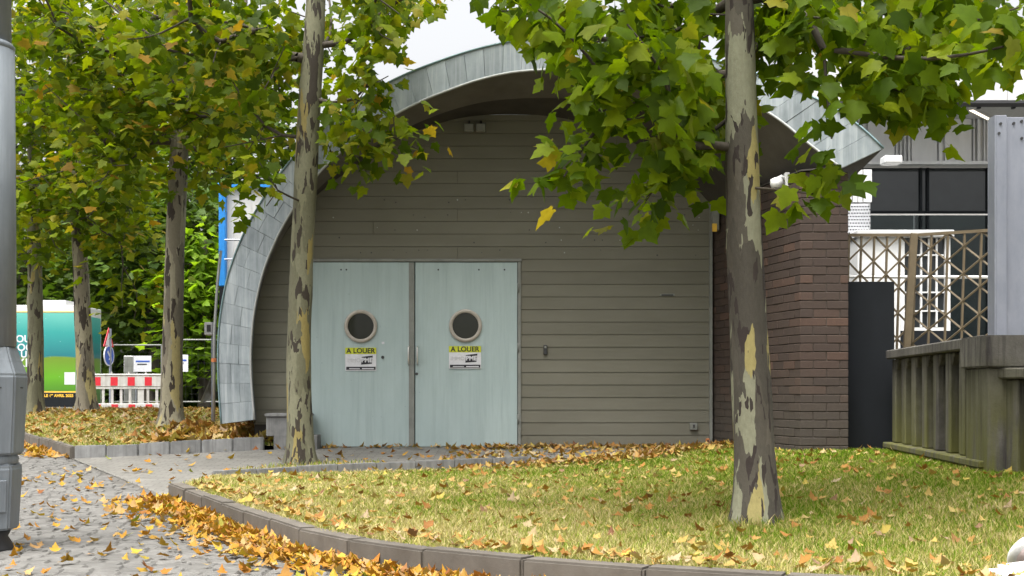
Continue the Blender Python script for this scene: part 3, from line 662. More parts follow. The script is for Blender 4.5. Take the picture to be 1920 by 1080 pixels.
# galvanised column
t = thing('galvanised_column', 'tall galvanised steel column at the right picture edge', 'column', (PX(1893, 10.75), 10.75, 0))
dc = 10.75
x0, x1, x2 = PX(1865, dc), PX(1888, dc), PX(1945, dc); zt = PZ(216, dc)
MB().box(x0, x2, dc+.14, dc+.16, 0, zt-.03).build('web', M['galv'], t, bevel=.003)
MB().ngonprism([(x0, dc, 0), (x0+.012, dc, 0), (x0+.012, dc+.139, 0), (x0, dc+.139, 0)], (0, 0, zt)).build('flange', M['galv'], t)
MB().box(x0+.013, x1, dc, dc+.014, 0, zt).build('flange', M['galv'], t, bevel=.003)
MB().box(x1+.003, x2, dc+.03, dc+.05, 0, zt-.01).build('face_plate', M['galv'], t, bevel=.003)
for a, b in ((1903, 230), (1918, 226), (1918, 258), (1873, 250), (1876, 232)):
    MB().discy((PX(a, dc), 0, PZ(b, dc)), 0, .012, dc-.008 if a < 1888 else dc+.018, dc+.03, 8).build('bolt', M['darkmetal'], t)
# bronze lattice fence
def lattice(name, lab, x0, x1, d0, d1, ztop, zbot, lean=0):
    t = thing(name, lab, 'fence', (x0, d0, zbot)); cel = .155; wdt = x1-x0; nx = int(round(wdt/cel)); cel = wdt/nx
    def pt(u, z): f = u/wdt; return Vector((x0+u-lean*(ztop-z), d0+(d1-d0)*f, z))
    MB().bar(pt(0, ztop), pt(wdt, ztop), .045, .035).build('top_rail', M['gold'], t); MB().bar(pt(0, zbot), pt(wdt, zbot), .045, .035).build('bottom_rail', M['gold'], t)
    for i in range(nx+1):
        wv = .04 if i in (0, nx) else .022; MB().bar(pt(i*cel, zbot), pt(i*cel, ztop), wv, .03, (0, 1, 0)).build('upright', M['gold'], t)
    H = ztop-zbot
    for sgn in (1, -1):
        k = -int(H/cel)-2
        while k < nx+int(H/cel)+2:
            # line u = k*cel + sgn*(ztop - z)
            lo, hi = 0, H
            u0 = k*cel
            if sgn > 0: lo = max(0, -u0); hi = min(H, wdt-u0)
            else: lo = max(0, u0-wdt); hi = min(H, u0)
            if hi-lo > .03: MB().bar(pt(u0+sgn*lo, ztop-lo)+Vector((0, .012*sgn, 0)), pt(u0+sgn*hi, ztop-hi)+Vector((0, .012*sgn, 0)), .020, .022, (0, 1, 0)).build('diagonal', M['gold'], t)
            k += 2
    return t
zt = PZ(441, 15.2)
lattice('lattice_fence', 'bronze lattice fence panel against the brick pier', PX(1591, 15.2), PX(1712, 15.2), 15.2, 15.2, zt, PZ(700, 15.2), .03)
lattice('lattice_fence', 'bronze lattice fence panel in front of the white cabin, by the steel column', PX(1716, 15.2), PX(1880, 15.0), 15.2, 14.6, zt, PZ(700, 15.2), .03)
t = thing('fence_post', 'leaning bronze post joining the two lattice panels', 'post', (PX(1700, 15.1), 15.1, 0))
MB().bar((PX(1690, 15.1), 15.1, .2), (PX(1714, 15.1), 15.1, zt+.01), .085, .05, (0, 1, 0)).build('shaft', M['gold'], t, bevel=.005)
MB().box(PX(1683, 15.1), PX(1697, 15.1), 15.03, 15.17, .0, .2).build('shoe', M['gold'], t)
t = thing('terrace_rail', 'thin white horizontal rail behind the lattice fence', 'rail', (PX(1700, 15.7), 15.7, 0))
MB().tube([(PX(1585, 15.7), 15.7, PZ(519, 15.7)), (PX(1900, 15.7), 15.7, PZ(520, 15.7))], .02, 8).build('rail', M['white'], t)
for px in (1588, 1895): MB().tube([(PX(px, 15.7), 15.72, 0), (PX(px, 15.7), 15.72, PZ(519, 15.7))], .02, 8).build('upright', M['white'], t)
# white cabin behind the fence
dcab = 17.5
t = thing('white_cabin', 'white cabin with glazed door behind the lattice fence', 'cabin', (PX(1700, dcab), dcab, 0))
xa, xb, xc = PX(1608, dcab), PX(1688, dcab), PX(1782, dcab); zc = PZ(446, dcab)
MB().box(xa, xb, dcab+.0, dcab+1.2, 0, zc).build('side_panel', M['white'], t)
MB().box(xb+.003, xc, dcab+.05, dcab+1.2, 0, zc-.003).build('glazing', M['glass'], t)
MB().box(xa-.03, xc+.03, dcab-.08, dcab+1.25, zc+.003, zc+.10).build('roof', M['offwhite'], t, bevel=.01)
MB().box(xc-.075, xc, dcab, dcab+.045, PZ(620, dcab), zc).build('door_frame', M['white'], t); MB().box(xb+.003, xb+.06, dcab, dcab+.045, PZ(620, dcab), zc).build('door_frame', M['white'], t)
MB().box(xb+.063, xc-.078, dcab+.0, dcab+.045, PZ(620, dcab), PZ(614, dcab)).build('door_frame', M['white'], t)
MB().box(xb+.003, xc, dcab, dcab+.06, 0, PZ(621, dcab)).build('base', M['antra'], t)
for px in (1712, 1728, 1742, 1757): MB().box(PX(px, dcab)-.012, PX(px, dcab)+.012, dcab+.01, dcab+.045, PZ(613, dcab), zc-.004).build('glazing_bar', M['white'], t)
for py in (478, 548, 583): MB().box(xb+.064, xc-.08, dcab+.012, dcab+.047, PZ(py, dcab)-.01, PZ(py, dcab)+.01).build('glazing_bar', M['white'], t)
# building behind
b = thing('office_building', 'modern building with white parapet, grey ribbed cladding and dark glazing', 'building', (7, 20, 0))
d1, d2 = 19.0, 20.4; xl_, xr_ = PX(1490, d1), 16.0; zso = PZ(188, d1)
MB().box(xl_, PX(1889, d1)-.003, d1, d1+.3, zso, PZ(104, d1)).build('parapet', M['offwhite'], b, bevel=.004); MB().box(PX(1889, d1)+.003, xr_, d1, d1+.3, zso, PZ(104, d1)).build('parapet', M['offwhite'], b, bevel=.004)
MB().box(xl_, xr_, d1-.02, d1+.25, zso-.045, zso-.004).build('drip_edge', M['darkmetal'], b)
MB().box(xl_, xr_, d1+.3, d2+6, zso+.02, zso+.15).build('soffit', M['greysoffit'], b)
for px in (1840, 1905, 1775): MB().box(PX(px, d1+.2)-.02, PX(px, d1+.2)+.02, d1+.26, d1+.34, zso-.06, zso+.02).build('bracket', M['darkmetal'], b)
zt_, zb_ = zso+.018, PZ(303, d2)
x = PX(1560, d2); pat = [.32, .05, .05, .09, .42, .05, .05, .05, .06, .40, .10, .42, .05, .09, .05, .36, .05, .05, .05, .05]
k = 0
MB().box(x, xr_, d2+.03, d2+.2, zb_, zt_).build('cladding_wall', M['clad'], b)
while x < 12:
    wd = pat[k % len(pat)]; 
    if wd > .2: MB().box(x, x+wd, d2-.02, d2+.028, zb_+.003, zt_-.003).build('cladding_panel', M['clad'], b)
    else: MB().box(x+.012, x+wd*.6, d2-.045, d2+.028, zb_+.003, zt_-.003).build('cladding_rib', M['clad'], b)
    x += wd+.014; k += 1
MB().box(PX(1560, d2), xr_, d2-.09, d2+.1, zb_-.055, zb_-.004).build('ledge', M['clad'], b)
g0 = PX(1600, d2)
MB().box(g0, xr_, d2+.25, d2+.35, 0, zb_-.06).build('glazing', M['glass'], b)
for px in (1735, 1748, 1862): MB().box(PX(px, d2)-.02, PX(px, d2)+.02, d2+.21, d2+.249, 0, zb_-.06).build('mullion', M['antra'], b)
MB().box(g0, xr_, d2+.205, d2+.249, PZ(392, d2)-.03, PZ(392, d2)).build('transom', M['antra'], b)
MB().box(PX(1655, 18.0), PX(1689, 18.0), 17.9, 18.15, PZ(308, 18), PZ(293, 18)).build('gutter_end', M['offwhite'], b, bevel=.02)
xw = PX(1585, 18.6)
for q, (a, c) in enumerate(((1586, 1597), (1599, 1607), (1609, 1617), (1619, 1634))):
    MB().box(PX(a, 18.6), PX(c, 18.6), 18.6-.02*(q % 2), 18.66, PZ(379, 18.6), PZ(318, 18.6)).build('return_panel', M['offwhite'], b)
MB().box(PX(1586, 18.6), PX(1634, 18.6), 18.661, 18.9, 0, PZ(318, 18.6)).build('return_wall', M['clad'], b)
# perforated screen: a sheet with rows of dark slots
MB().box(PX(1586, 18.5), PX(1631, 18.5), 18.56, 18.58, 0, PZ(381, 18.5)).build('perforated_sheet', M['grill'], b)
sl = MB()
for r_ in range(24):
    for c in range(9):
        x = PX(1587, 18.5)+.04*c+(.02 if r_ % 2 else 0); z = PZ(384, 18.5)-.048*r_; sl.box(x+.004, x+.026, 18.553, 18.559, z-.024, z-.008)
sl.build('slots', M['antra'], b, kind='stuff')
t = thing('ceiling_light', 'slim warm strip light under the white canopy', 'lamp', P(1838, 217, 19.8))
c0 = P(1838, 215, 19.75)
mlit, nn_, pp_ = newmat('lit_strip'); pp_.inputs['Base Color'].default_value = (.9, .8, .65, 1); pp_.inputs['Emission Color'].default_value = (1, .85, .65, 1); pp_.inputs['Emission Strength'].default_value = .8
MB().bar((PX(1820, 19.5), 19.5, zso-.005), (PX(1856, 20.2), 20.2, zso-.005), .09, .05).build('housing', M['greysoffit'], t)
MB().bar((PX(1821, 19.52), 19.52, zso-.034), (PX(1855, 20.18), 20.18, zso-.034), .06, .008).build('diffuser', mlit, t)
t = thing('glass_balustrade', 'glass balustrade in front of the dark glazing', 'railing', (7, 17.9, 0))
zb2 = PZ(404, 18.3)
for a, c in ((1633, 1714), (1717, 1875), (1878, 2040)): MB().box(PX(a, 18.3), PX(c, 18.3), 18.3, 18.315, 1.2, zb2).build('pane', M['balglass'], t)
MB().box(PX(1633, 18.3), PX(2040, 18.3), 18.285, 18.33, zb2+.002, zb2+.022).build('top_rail', M['steel'], t)
MB().box(PX(1633, 18.3), PX(2040, 18.3), 18.2, 18.45, 0, 1.198).build('base', M['antra'], t)
# things lying at the right lower corner
t = thing('round_sign', 'white-rimmed round plate leaning at the right bottom corner', 'sign', (2.35, 5.85, -.1))
cpl = P(1952, 1042, 5.9); rm = Matrix.Translation(cpl) @ Matrix.Rotation(math.radians(38), 4, 'X')
mb = MB().discy((0, 0, 0), .115, .15, -.012, .012, 40); mb.v = [rm @ v for v in mb.v]; mb.build('rim', M['white'], t, True)
mb = MB().discy((0, 0, 0), 0, .116, -.006, .006, 40); mb.v = [rm @ v for v in mb.v]; mb.build('face', M['pink'], t)
MB().tube([cpl+Vector((0, .03, -.02)), (cpl.x, cpl.y+.02, -.16)], .02, 8).build('stub_post', M['galv'], t)
t = thing('white_board', 'white folded board lying in the grass at the right bottom corner', 'board', (2.3, 5.6, -.1))
bz = float(zl1(2.2, 5.75))+.045
MB().ngonprism([(PX(1842, 5.75), 5.72, bz-.03), (PX(1990, 5.75), 5.88, bz-.03), (PX(1990, 5.75), 5.5, bz-.03), (PX(1852, 5.75), 5.5, bz-.03)], (0, 0, .03)).build('lower_sheet', M['white'], t, bevel=.004)
MB().ngonprism([(PX(1870, 5.75), 5.75, bz+.003), (PX(1990, 5.75), 5.90, bz+.012), (PX(1990, 5.75), 5.6, bz+.012), (PX(1880, 5.75), 5.6, bz+.003)], (0, 0, .012)).build('upper_sheet', M['white'], t)

# ------------------------------------------------------------------ lamp post, left
ld = 7.69; lx = PX(-36, ld); zb0 = float(zs(ld))
t = thing('lamp_post', 'grey cast lamp post base at the left picture edge', 'lamp post', (lx, ld, zb0))
s_ = ld/F
def rr_(px): return (px+36)*s_
def zz_(py): return PZ(py, ld)
MB().lathe((lx, ld, 0), [(rr_(18), zz_(90)), (rr_(17.5), zz_(-900))], 28).build('upper_shaft', M['post'], t, True)
MB().lathe((lx, ld, 0), [(rr_(24), zz_(94)), (rr_(25), zz_(86)), (rr_(19), zz_(80))], 28).build('collar', M['post'], t, True)
MB().lathe((lx, ld, 0), [(rr_(27), zz_(650)), (rr_(26), zz_(400)), (rr_(24), zz_(92))], 28).build('lower_shaft', M['post'], t, True)
o8 = math.pi/8
MB().lathe((lx, ld, 0), [(rr_(36)*1.06, zz_(852)), (rr_(42)*1.06, zz_(735)), (rr_(43)*1.06, zz_(704)), (rr_(34)*1.04, zz_(676)), (rr_(28), zz_(648))], 8, o8).build('upper_base', M['post'], t, bevel=.012, seg=2)
MB().lathe((lx, ld, 0), [(rr_(28), zz_(872)), (rr_(31), zz_(866)), (rr_(31), zz_(858)), (rr_(28), zz_(850))], 24).build('ring', M['post'], t, True)
MB().lathe((lx, ld, 0), [(rr_(28)*1.06, zz_(992)), (rr_(34)*1.06, zz_(876)), (rr_(32)*1.06, zz_(868))], 8, o8).build('lower_base', M['post'], t, bevel=.012, seg=2)
MB().lathe((lx, ld, 0), [(rr_(22), zz_(1034)), (rr_(24), zz_(1026)), (rr_(12), zz_(1006)), (rr_(20), zz_(990))], 24).build('foot', M['darkmetal'], t, True)
a8 = math.radians(-45)
dv = Vector((math.cos(a8), math.sin(a8), 0)); tv2 = Vector((-dv.y, dv.x, 0)); rad = rr_(31)*1.06*math.cos(o8)
pc = Vector((lx, ld, 0))+dv*(rad-.006)
MB().ngonprism([pc+tv2*(-.06)+Vector((0,0,zz_(958))), pc+tv2*.06+Vector((0,0,zz_(958))), pc+tv2*.06+dv*.012+Vector((0,0,zz_(898))), pc+tv2*(-.06)+dv*.012+Vector((0,0,zz_(898)))], dv*.014).build('inspection_hatch', M['post'], t, bevel=.004)
for py in (724, 726):
    pass
for k in range(-2, 2):
    a9 = k*math.pi/4; dvk = Vector((math.cos(a9), math.sin(a9), 0)); q = Vector((lx, ld, zz_(727)))+dvk*(rr_(42)*1.06*math.cos(o8)-.01)
    MB().bar(q-Vector((-dvk.y, dvk.x, 0))*.02, q+Vector((-dvk.y, dvk.x, 0))*.02, .024, .008).build('slot', M['darkmetal'], t)

# ------------------------------------------------------------------ left background
# advertising kiosk
kd = 31.0; t = thing('advertising_kiosk', 'teal and green advertising kiosk with white top behind the trees', 'kiosk', (PX(90, kd), kd, .33))
zk0, zk1 = .30, PZ(572, kd); xk0, xk1 = PX(-40, kd), PX(146, kd)
MB().box(xk0, xk1, kd, kd+1.76, zk0, zk1-.0).build('body', M['offwhite'], t, bevel=.01)
def posterm():
    m, n, p = newmat('teal_green_poster'); g = n.nodes.new('ShaderNodeNewGeometry'); sep = n.nodes.new('ShaderNodeSeparateXYZ'); L(n, g.outputs['Position'], sep.inputs[0])
    wv = noise(n, coords(n, (1, 1, 1)), 1.4, 2); mr = N(n, 'ShaderNodeMath', operation='MULTIPLY_ADD'); L(n, wv, mr.inputs[0]); mr.inputs[1].default_value = .12; L(n, sep.outputs[2], mr.inputs[2])
    m2 = N(n, 'ShaderNodeMapRange'); L(n, mr.outputs[0], m2.inputs[0]); m2.inputs[1].default_value = PZ(734, kd); m2.inputs[2].default_value = PZ(585, kd)+.06
    col = ramp(n, m2.outputs[0], [(0, (.05, .16, .015)), (.2, (.10, .30, .012)), (.44, (.13, .22, .02)), (.46, (.015, .15, .17)), (.75, (.03, .27, .25)), (1, (.12, .42, .36))])
    bb = N(n, 'ShaderNodeTexVoronoi', Scale=7.0); L(n, coords(n), bb.inputs['Vector']); col = mixc(n, ramp(n, bb.outputs['Distance'], [(.05, (.35, .35, .35)), (.09, (0, 0, 0))]), col, (.5, .7, .65))
    L(n, col, p.inputs['Base Color']); p.inputs['Roughness'].default_value = .3; return m
pm = posterm()
MB().box(xk0+.05, xk1-.05, kd-.012, kd-.002, PZ(733, kd), PZ(586, kd)).build('poster', pm, t)
MB().box(xk0+.05, xk1-.05, kd-.012, kd-.002, PZ(763, kd), PZ(737, kd)).build('base_panel', M['antra'], t)
MB().box(xk0+.05, xk1-.05, kd-.016, kd-.002, PZ(736, kd), PZ(733.5, kd)).build('gold_strip', M['orange'], t)
MB().box(xk0+.05, xk1-.05, kd-.016, kd-.002, PZ(585.6, kd), PZ(584, kd)).build('gold_strip', M['orange'], t)
MB().box(xk1-.32, xk1-.32+.26, kd-.015, kd-.013, PZ(721, kd), PZ(698, kd)).build('white_sticker', M['signwhite'], t)
text('lettering', 'AU LE 19 AVRIL 2025', .095, (PX(138, kd), kd-.014, PZ(742, kd)), M['orange'], t, 'RIGHT', .003)
for s_t, py, sz in (('SOUVE', 636, .24), ('OCES', 652, .24), ('UNIV', 665, .22), ('KIVR', 681, .28)): text('lettering', s_t, sz, (PX(79, kd), kd-.014, PZ(py, kd)), M['signwhite'], t, 'RIGHT', .005)
MB().box(xk1+.002, xk1+.012, kd+.08, kd+1.68, PZ(760, kd), PZ(590, kd)).build('side_poster', pm, t)
MB().box(xk0+1.4, xk0+2.0, kd+.3, kd+1.0, zk1, zk1+.14).build('roof_box', M['offwhite'], t)
# barrier
bd = 28.6; zb_ = PZ(768, bd)
def barrier(xa, xb, lab):
    t = thing('traffic_barrier', lab, 'barrier', ((xa+xb)/2, bd, zb_), 'red and white barriers behind the side lawn'); H = PZ(701, bd)-zb_; wd = xb-xa
    zt = zb_+H
    MB().box(xa, xb, bd-.02, bd+.03, zt-.36*H, zt-.05*H).build('top_board', M['plastic'], t, bevel=.012)
    MB().box(xa+.03, xb-.03, bd-.03, bd+.04, zt-.05*H+.002, zt).build('top_rail', M['plastic'], t, bevel=.012)
    MB().box(xa, xb, bd-.025, bd+.035, zb_+.04*H, zb_+.17*H).build('bottom_board', M['plastic'], t, bevel=.012)
    MB().box(xa+.02, xb-.02, bd-.022, bd+.032, zt-.42*H, zt-.37*H).build('rail', M['plastic'], t)
    n_ = 10
    for k in range(n_):
        x = xa+.03+(wd-.11)*k/(n_-1); MB().box(x, x+.055+(.08 if k == 5 else 0), bd-.01, bd+.02, zb_+.172*H, zt-.422*H).build('slat', M['plastic'], t)
    for k in range(5):
        x = xa+wd*(k+.12)/5; 
        MB().box(x, x+.16, bd-.024, bd-.0205, zt-.33*H, zt-.09*H).build('red_patch', M['red'], t)
        MB().box(x+.02, x+.17, bd-.029, bd-.0255, zb_+.06*H, zb_+.15*H).build('red_patch', M['red'], t)
        MB().tube([(x+.02, bd, zt), (x+.02, bd, zt+.045)], .018, 6).build('stud', M['plastic'], t)
    for x in (xa+.25, xb-.35): MB().box(x, x+.1, bd-.25, bd+.25, zb_-.03, zb_+.04*H-.002).build('foot', M['darkmetal'], t, bevel=.01)
barrier(PX(172, bd), PX(332, bd), 'red and white plastic traffic barrier on the road behind the lawn')
# traffic sign on a pole
sd_ = 30.0; t = thing('road_sign', 'round blue arrow sign under a red and white triangle beside the kiosk', 'sign', (PX(204, sd_), sd_, .3))
cx = PX(204, sd_)
MB().tube([(cx+.02, sd_+.05, .25), (cx+.02, sd_+.05, PZ(616, sd_))], .03, 8).build('pole', M['galv'], t)
def yaw(mb, a): 
    r_ = Matrix.Translation((cx, sd_, 0)) @ Matrix.Rotation(a, 4, 'Z') @ Matrix.Translation((-cx, -sd_, 0)); mb.v = [r_ @ v for v in mb.v]; return mb
zc_ = PZ(667, sd_); R_ = .24
yaw(MB().discy((cx, sd_, zc_), 0, R_*.9, -.012, 0, 28), 1.40).build('disc', M['signblue'], t)
yaw(MB().discy((cx, sd_, zc_), R_*.9, R_, -.014, .01, 28), 1.40).build('rim', M['signwhite'], t)
ar = MB(); ar.ngonprism([(cx-.10, sd_-.016, zc_+.08), (cx+.02, sd_-.016, zc_-.04), (cx-.03, sd_-.016, zc_-.09), (cx+.12, sd_-.016, zc_-.12), (cx+.10, sd_-.016, zc_+.03), (cx+.06, sd_-.016, zc_-.01), (cx-.06, sd_-.016, zc_+.12)], (0, .003, 0)); yaw(ar, 1.40).build('arrow', M['signwhite'], t)
tr = MB(); tr.ngonprism([(cx-.26, sd_, PZ(650, sd_)), (cx+.26, sd_, PZ(650, sd_)), (cx, sd_, PZ(614, sd_))], (0, .012, 0)); yaw(tr, 1.42).build('triangle', M['red'], t)
tr = MB(); tr.ngonprism([(cx-.17, sd_-.004, PZ(648, sd_)), (cx+.17, sd_-.004, PZ(648, sd_)), (cx, sd_-.004, PZ(623, sd_))], (0, .003, 0)); yaw(tr, 1.42).build('triangle_face', M['signwhite'], t)
# site fence with boards
fd_ = 33.0; zf = .3
def site_fence(xa, xb, py, lab):
    t = thing('site_fence', lab, 'fence', (xa, fd_, zf), 'mesh site fence panels'); zt = PZ(py, fd_)
    fr = MB()
    for a, c in (((xa, zf), (xa, zt)), ((xb, zf), (xb, zt)), ((xa, zt), (xb, zt)), ((xa, zf+.15), (xb, zf+.15))): fr.tube([(a[0], fd_, a[1]), (c[0], fd_, c[1])], .022, 6)
    fr.build('frame', M['frame'], t)
    ms = MB()
    x = xa+.1
    while x < xb: ms.bar((x, fd_, zf+.15), (x, fd_, zt), .003); x += .16
    for k in range(8): zz = zf+.15+(zt-zf-.15)*k/8; ms.bar((xa, fd_, zz), (xb, fd_, zz), .003)
    ms.build('mesh', M['darkmetal'], t, kind='stuff'); MB().box(xa-.3, xa+.3, fd_-.1, fd_+.1, zf, zf+.13).build('foot_block', M['conc'], t, bevel=.02)
site_fence(PX(208, fd_), PX(303, fd_), 647, 'mesh site fence panel between the road sign and the cream trunk')
site_fence(PX(306, fd_), PX(420, fd_), 637, 'mesh site fence panel between the cream trunk and the arch')
for x0, x1, y0, y1, lab in ((251, 284, 667, 697, 'white board with blue print hung on the site fence'), (337, 353, 665, 697, 'white board with dark print right of the cream trunk')):
    t = thing('site_board', lab, 'board', (PX(x0, fd_-.05), fd_-.05, PZ(y1, fd_))); dq = fd_-.05
    MB().box(PX(x0, dq), PX(x1, dq), dq-.02, dq, PZ(y1, dq), PZ(y0, dq)).build('panel', M['signwhite'], t)
    MB().box(PX(x0+4, dq), PX(x1-3, dq), dq-.025, dq-.0205, PZ(y0+12, dq), PZ(y0+9, dq)).build('print', M['signblue'], t)
    MB().box(PX(x0+7, dq), PX(x1-8, dq), dq-.025, dq-.0205, PZ(y0+17, dq), PZ(y0+15, dq)).build('print', M['black'], t)
    MB().box(PX(x0+3, dq), PX(x0+4.5, dq), dq+.001, dq+.03, .3, PZ(y0+3, dq)).build('stake', M['galv'], t)
t = thing('grey_cabinet', 'dark grey utility cabinet beside the white site board', 'cabinet', (PX(243, 33.6), 33.6, .3))
MB().box(PX(232, 33.6), PX(250, 33.6), 33.6, 34.0, .29, PZ(667, 33.6)).build('body', M['clad'], t, bevel=.01); MB().box(PX(233, 33.6), PX(249, 33.6), 33.585, 33.599, .38, PZ(669, 33.6)).build('door', M['frame'], t)
t = thing('drain_pipe', 'thin pale pipe beside the left flank of the arch', 'pipe', (PX(402, 17.2), 17.2, .15))
MB().tube([P(401, 790, 17.2), P(402, 620, 17.2), P(408, 530, 17.2), P(414, 470, 17.2)], .02, 8).build('pipe', M['trim'], t, True)
MB().tube([P(401.5, 676, 17.2)-Vector((0, 0, .02)), P(401.5, 676, 17.2)+Vector((0, 0, .03))], .04, 8).build('clamp', M['rust'], t)
t = thing('meter_box', 'small grey box with dark opening left of the arch', 'box', (PX(390, 18), 18, 0))
MB().box(PX(383, 18), PX(398, 18), 18, 18.25, PZ(628, 18), PZ(604, 18)).build('case', M['clad'], t, bevel=.01); MB().box(PX(388, 18), PX(395, 18), 17.985, 18.01, PZ(622, 18), PZ(609, 18)).build('opening', M['darkmetal'], t)
MB().box(PX(393, 18), PX(397, 18), 18.1, 18.2, .2, PZ(628, 18)-.002).build('support', M['galv'], t)
t = thing('tarpaulin', 'pale sheet draped on a stake left of the arch foot', 'sheet', (PX(392, 19), 19, .25))
MB().add([P(374, 757, 19), P(381, 755, 19.2), P(398, 700, 19), P(402, 690, 19.3), P(388, 735, 19.3), P(404, 745, 19.2)], [(0,1,4,2), (2,4,3), (4,1,5,3)]).build('cloth', M['plastic'], t)
MB().tube([P(399, 765, 19.1), P(400, 690, 19.1)], .02, 6).build('stake', M['galv'], t)
# white and blue site building
t = thing('site_office', 'white panelled site office with bright blue corner post', 'building', (PX(430, 27), 27, .3))
d_ = 27.0
MB().box(PX(424, d_), PX(640, d_), d_, d_+2.4, PZ(532, d_), PZ(352, d_)).build('wall', M['offwhite'], t)
MB().box(PX(424, d_), PX(640, d_), d_+.1, d_+2.4, .3, PZ(534, d_)).build('lower_wall', M['clad'], t)
MB().box(PX(413, d_), PX(426, d_), d_-.16, d_+.02, PZ(538, d_), PZ(350, d_)).build('corner_post', M['blue'], t, bevel=.02)
MB().box(PX(411, d_), PX(430, d_), d_-.2, d_+.06, PZ(350, d_)+.003, PZ(345, d_)).build('post_cap', M['blue'], t, bevel=.02)
MB().box(PX(426, d_)+.004, PX(640, d_), d_-.1, d_+.0, PZ(352, d_)+.003, PZ(347, d_)).build('roof_rail', M['blue'], t)
MB().box(PX(414, d_), PX(426, d_), d_-.15, d_, .3, PZ(539, d_)).build('post_foot', M['antra'], t)
for py in (453, 489): MB().tube([(PX(427, d_), d_-.3, PZ(py, d_)), (PX(640, d_), d_-.3, PZ(py, d_))], .02, 6).build('guard_rail', M['galv'], t)
for px in (436, 470, 505): MB().box(PX(px, d_), PX(px+2, d_), d_-.012, d_-.002, PZ(531, d_), PZ(372, d_)).build('joint_strip', M['clad'], t)
t = thing('far_building', 'distant grey and white block glimpsed left of the site office', 'building', (PX(400, 48), 48, .3))
MB().box(PX(388, 48), PX(470, 48), 48, 52, .3, PZ(450, 48)).build('wall', M['offwhite'], t)
for py in (470, 530, 590):
    w_ = MB().box(PX(394, 48), PX(412, 48), 47.97, 47.995, PZ(py+38, 48), PZ(py, 48)).build('window', M['glass'], t); MB().box(PX(402, 48), PX(403.5, 48), 47.95, 47.968, PZ(py+38, 48), PZ(py, 48)).build('mullion', M['clad'], w_)

# ------------------------------------------------------------------ leaves
HALF = [(.0, .0), (.15, -.10), (.42, -.09), (.37, .06), (.47, .16), (.61, .37), (.44, .42), (.30, .46), (.31, .61), (.16, .76), (0, 1.0)]
HALF_S = [(0, 0), (.40, -.09), (.38, .10), (.58, .36), (.30, .46), (.27, .64), (0, 1)]
def template(half, stalk=True):
    out = half+[(-x, y) for x, y in half[-2:0:-1]]; n = len(out)
    v = [(0, .34)]+out; f = [(0, 1+i, 1+(i+1) % n) for i in range(n)]
    if stalk: b = len(v); v += [(-.012, 0), (.012, 0), (.0, -.38)]; f += [(b, b+2, b+1)]
    return np.array(v, float), np.array(f, int)
T_BIG, T_SMALL = template(HALF), template(HALF_S, False)
def rand_unit(n):
    v = rng.normal(size=(n, 3)); return v/np.linalg.norm(v, axis=1, keepdims=True)
def leaf_axes(n, droop=(.1, 1.0), tilt=.75, out=None):
    h = rand_unit(n); h[:, 2] = 0; h /= np.linalg.norm(h, axis=1, keepdims=True)+1e-9
    if out is not None: h = h*.8+out
    dr = h.copy(); dr[:, 2] -= rng.uniform(droop[0], droop[1], n); dr /= np.linalg.norm(dr, axis=1, keepdims=True)
    nn = rand_unit(n)*tilt; nn[:, 2] += 1; nn -= (nn*dr).sum(1, keepdims=True)*dr; nn /= np.linalg.norm(nn, axis=1, keepdims=True)
    return np.cross(dr, nn), dr, nn
def leaves_mesh(name, pos, size, mat, tmpl, axes, curl=.35):
    v, f = tmpl; n = len(pos); X, Y, Z = axes
    cu = rng.uniform(min(-.2, curl), max(-.2, curl), n)[:, None]; fo = (rng.uniform(-.1, .45, n) if curl > 0 else rng.uniform(-.75, .35, n))[:, None]; tw = rng.normal(0, .12, n)[:, None]
    lx = v[None, :, 0]; ly = v[None, :, 1]+(-.34 if False else 0)
    lz = -cu*ly*np.abs(ly)-fo*np.abs(lx)+tw*lx*ly*2
    s = size[:, None]
    W = pos[:, None, :]+(lx*s)[..., None]*X[:, None]+(ly*s)[..., None]*Y[:, None]+(lz*s)[..., None]*Z[:, None]
    T = f[None]+(np.arange(n)*len(v))[:, None, None]
    return fastmesh(name, W.reshape(-1, 3), T.reshape(-1, 3), mat)
def single_leaf_meshes(mat, k=8, seed=0):
    out = []
    for i in range(k):
        v, f = T_BIG; rr = np.random.default_rng(i+seed); cu, fo, tw = rr.uniform(-.2, .35), rr.uniform(-.1, .45), rr.normal(0, .12)
        z = -cu*v[:, 1]*np.abs(v[:, 1])-fo*np.abs(v[:, 0])+tw*v[:, 0]*v[:, 1]*2
        out.append(fastmesh('leaf', np.c_[v, z], f, mat))
    return out
def mat_axes(x, y, z, p, s): return Matrix(((x[0]*s, y[0]*s, z[0]*s, p[0]), (x[1]*s, y[1]*s, z[1]*s, p[1]), (x[2]*s, y[2]*s, z[2]*s, p[2]), (0, 0, 0, 1)))
def proj(p):
    d = np.maximum(p[:, 1], .1); return 960+p[:, 0]*F/d, HOR-(p[:, 2]-CZ)*F/d

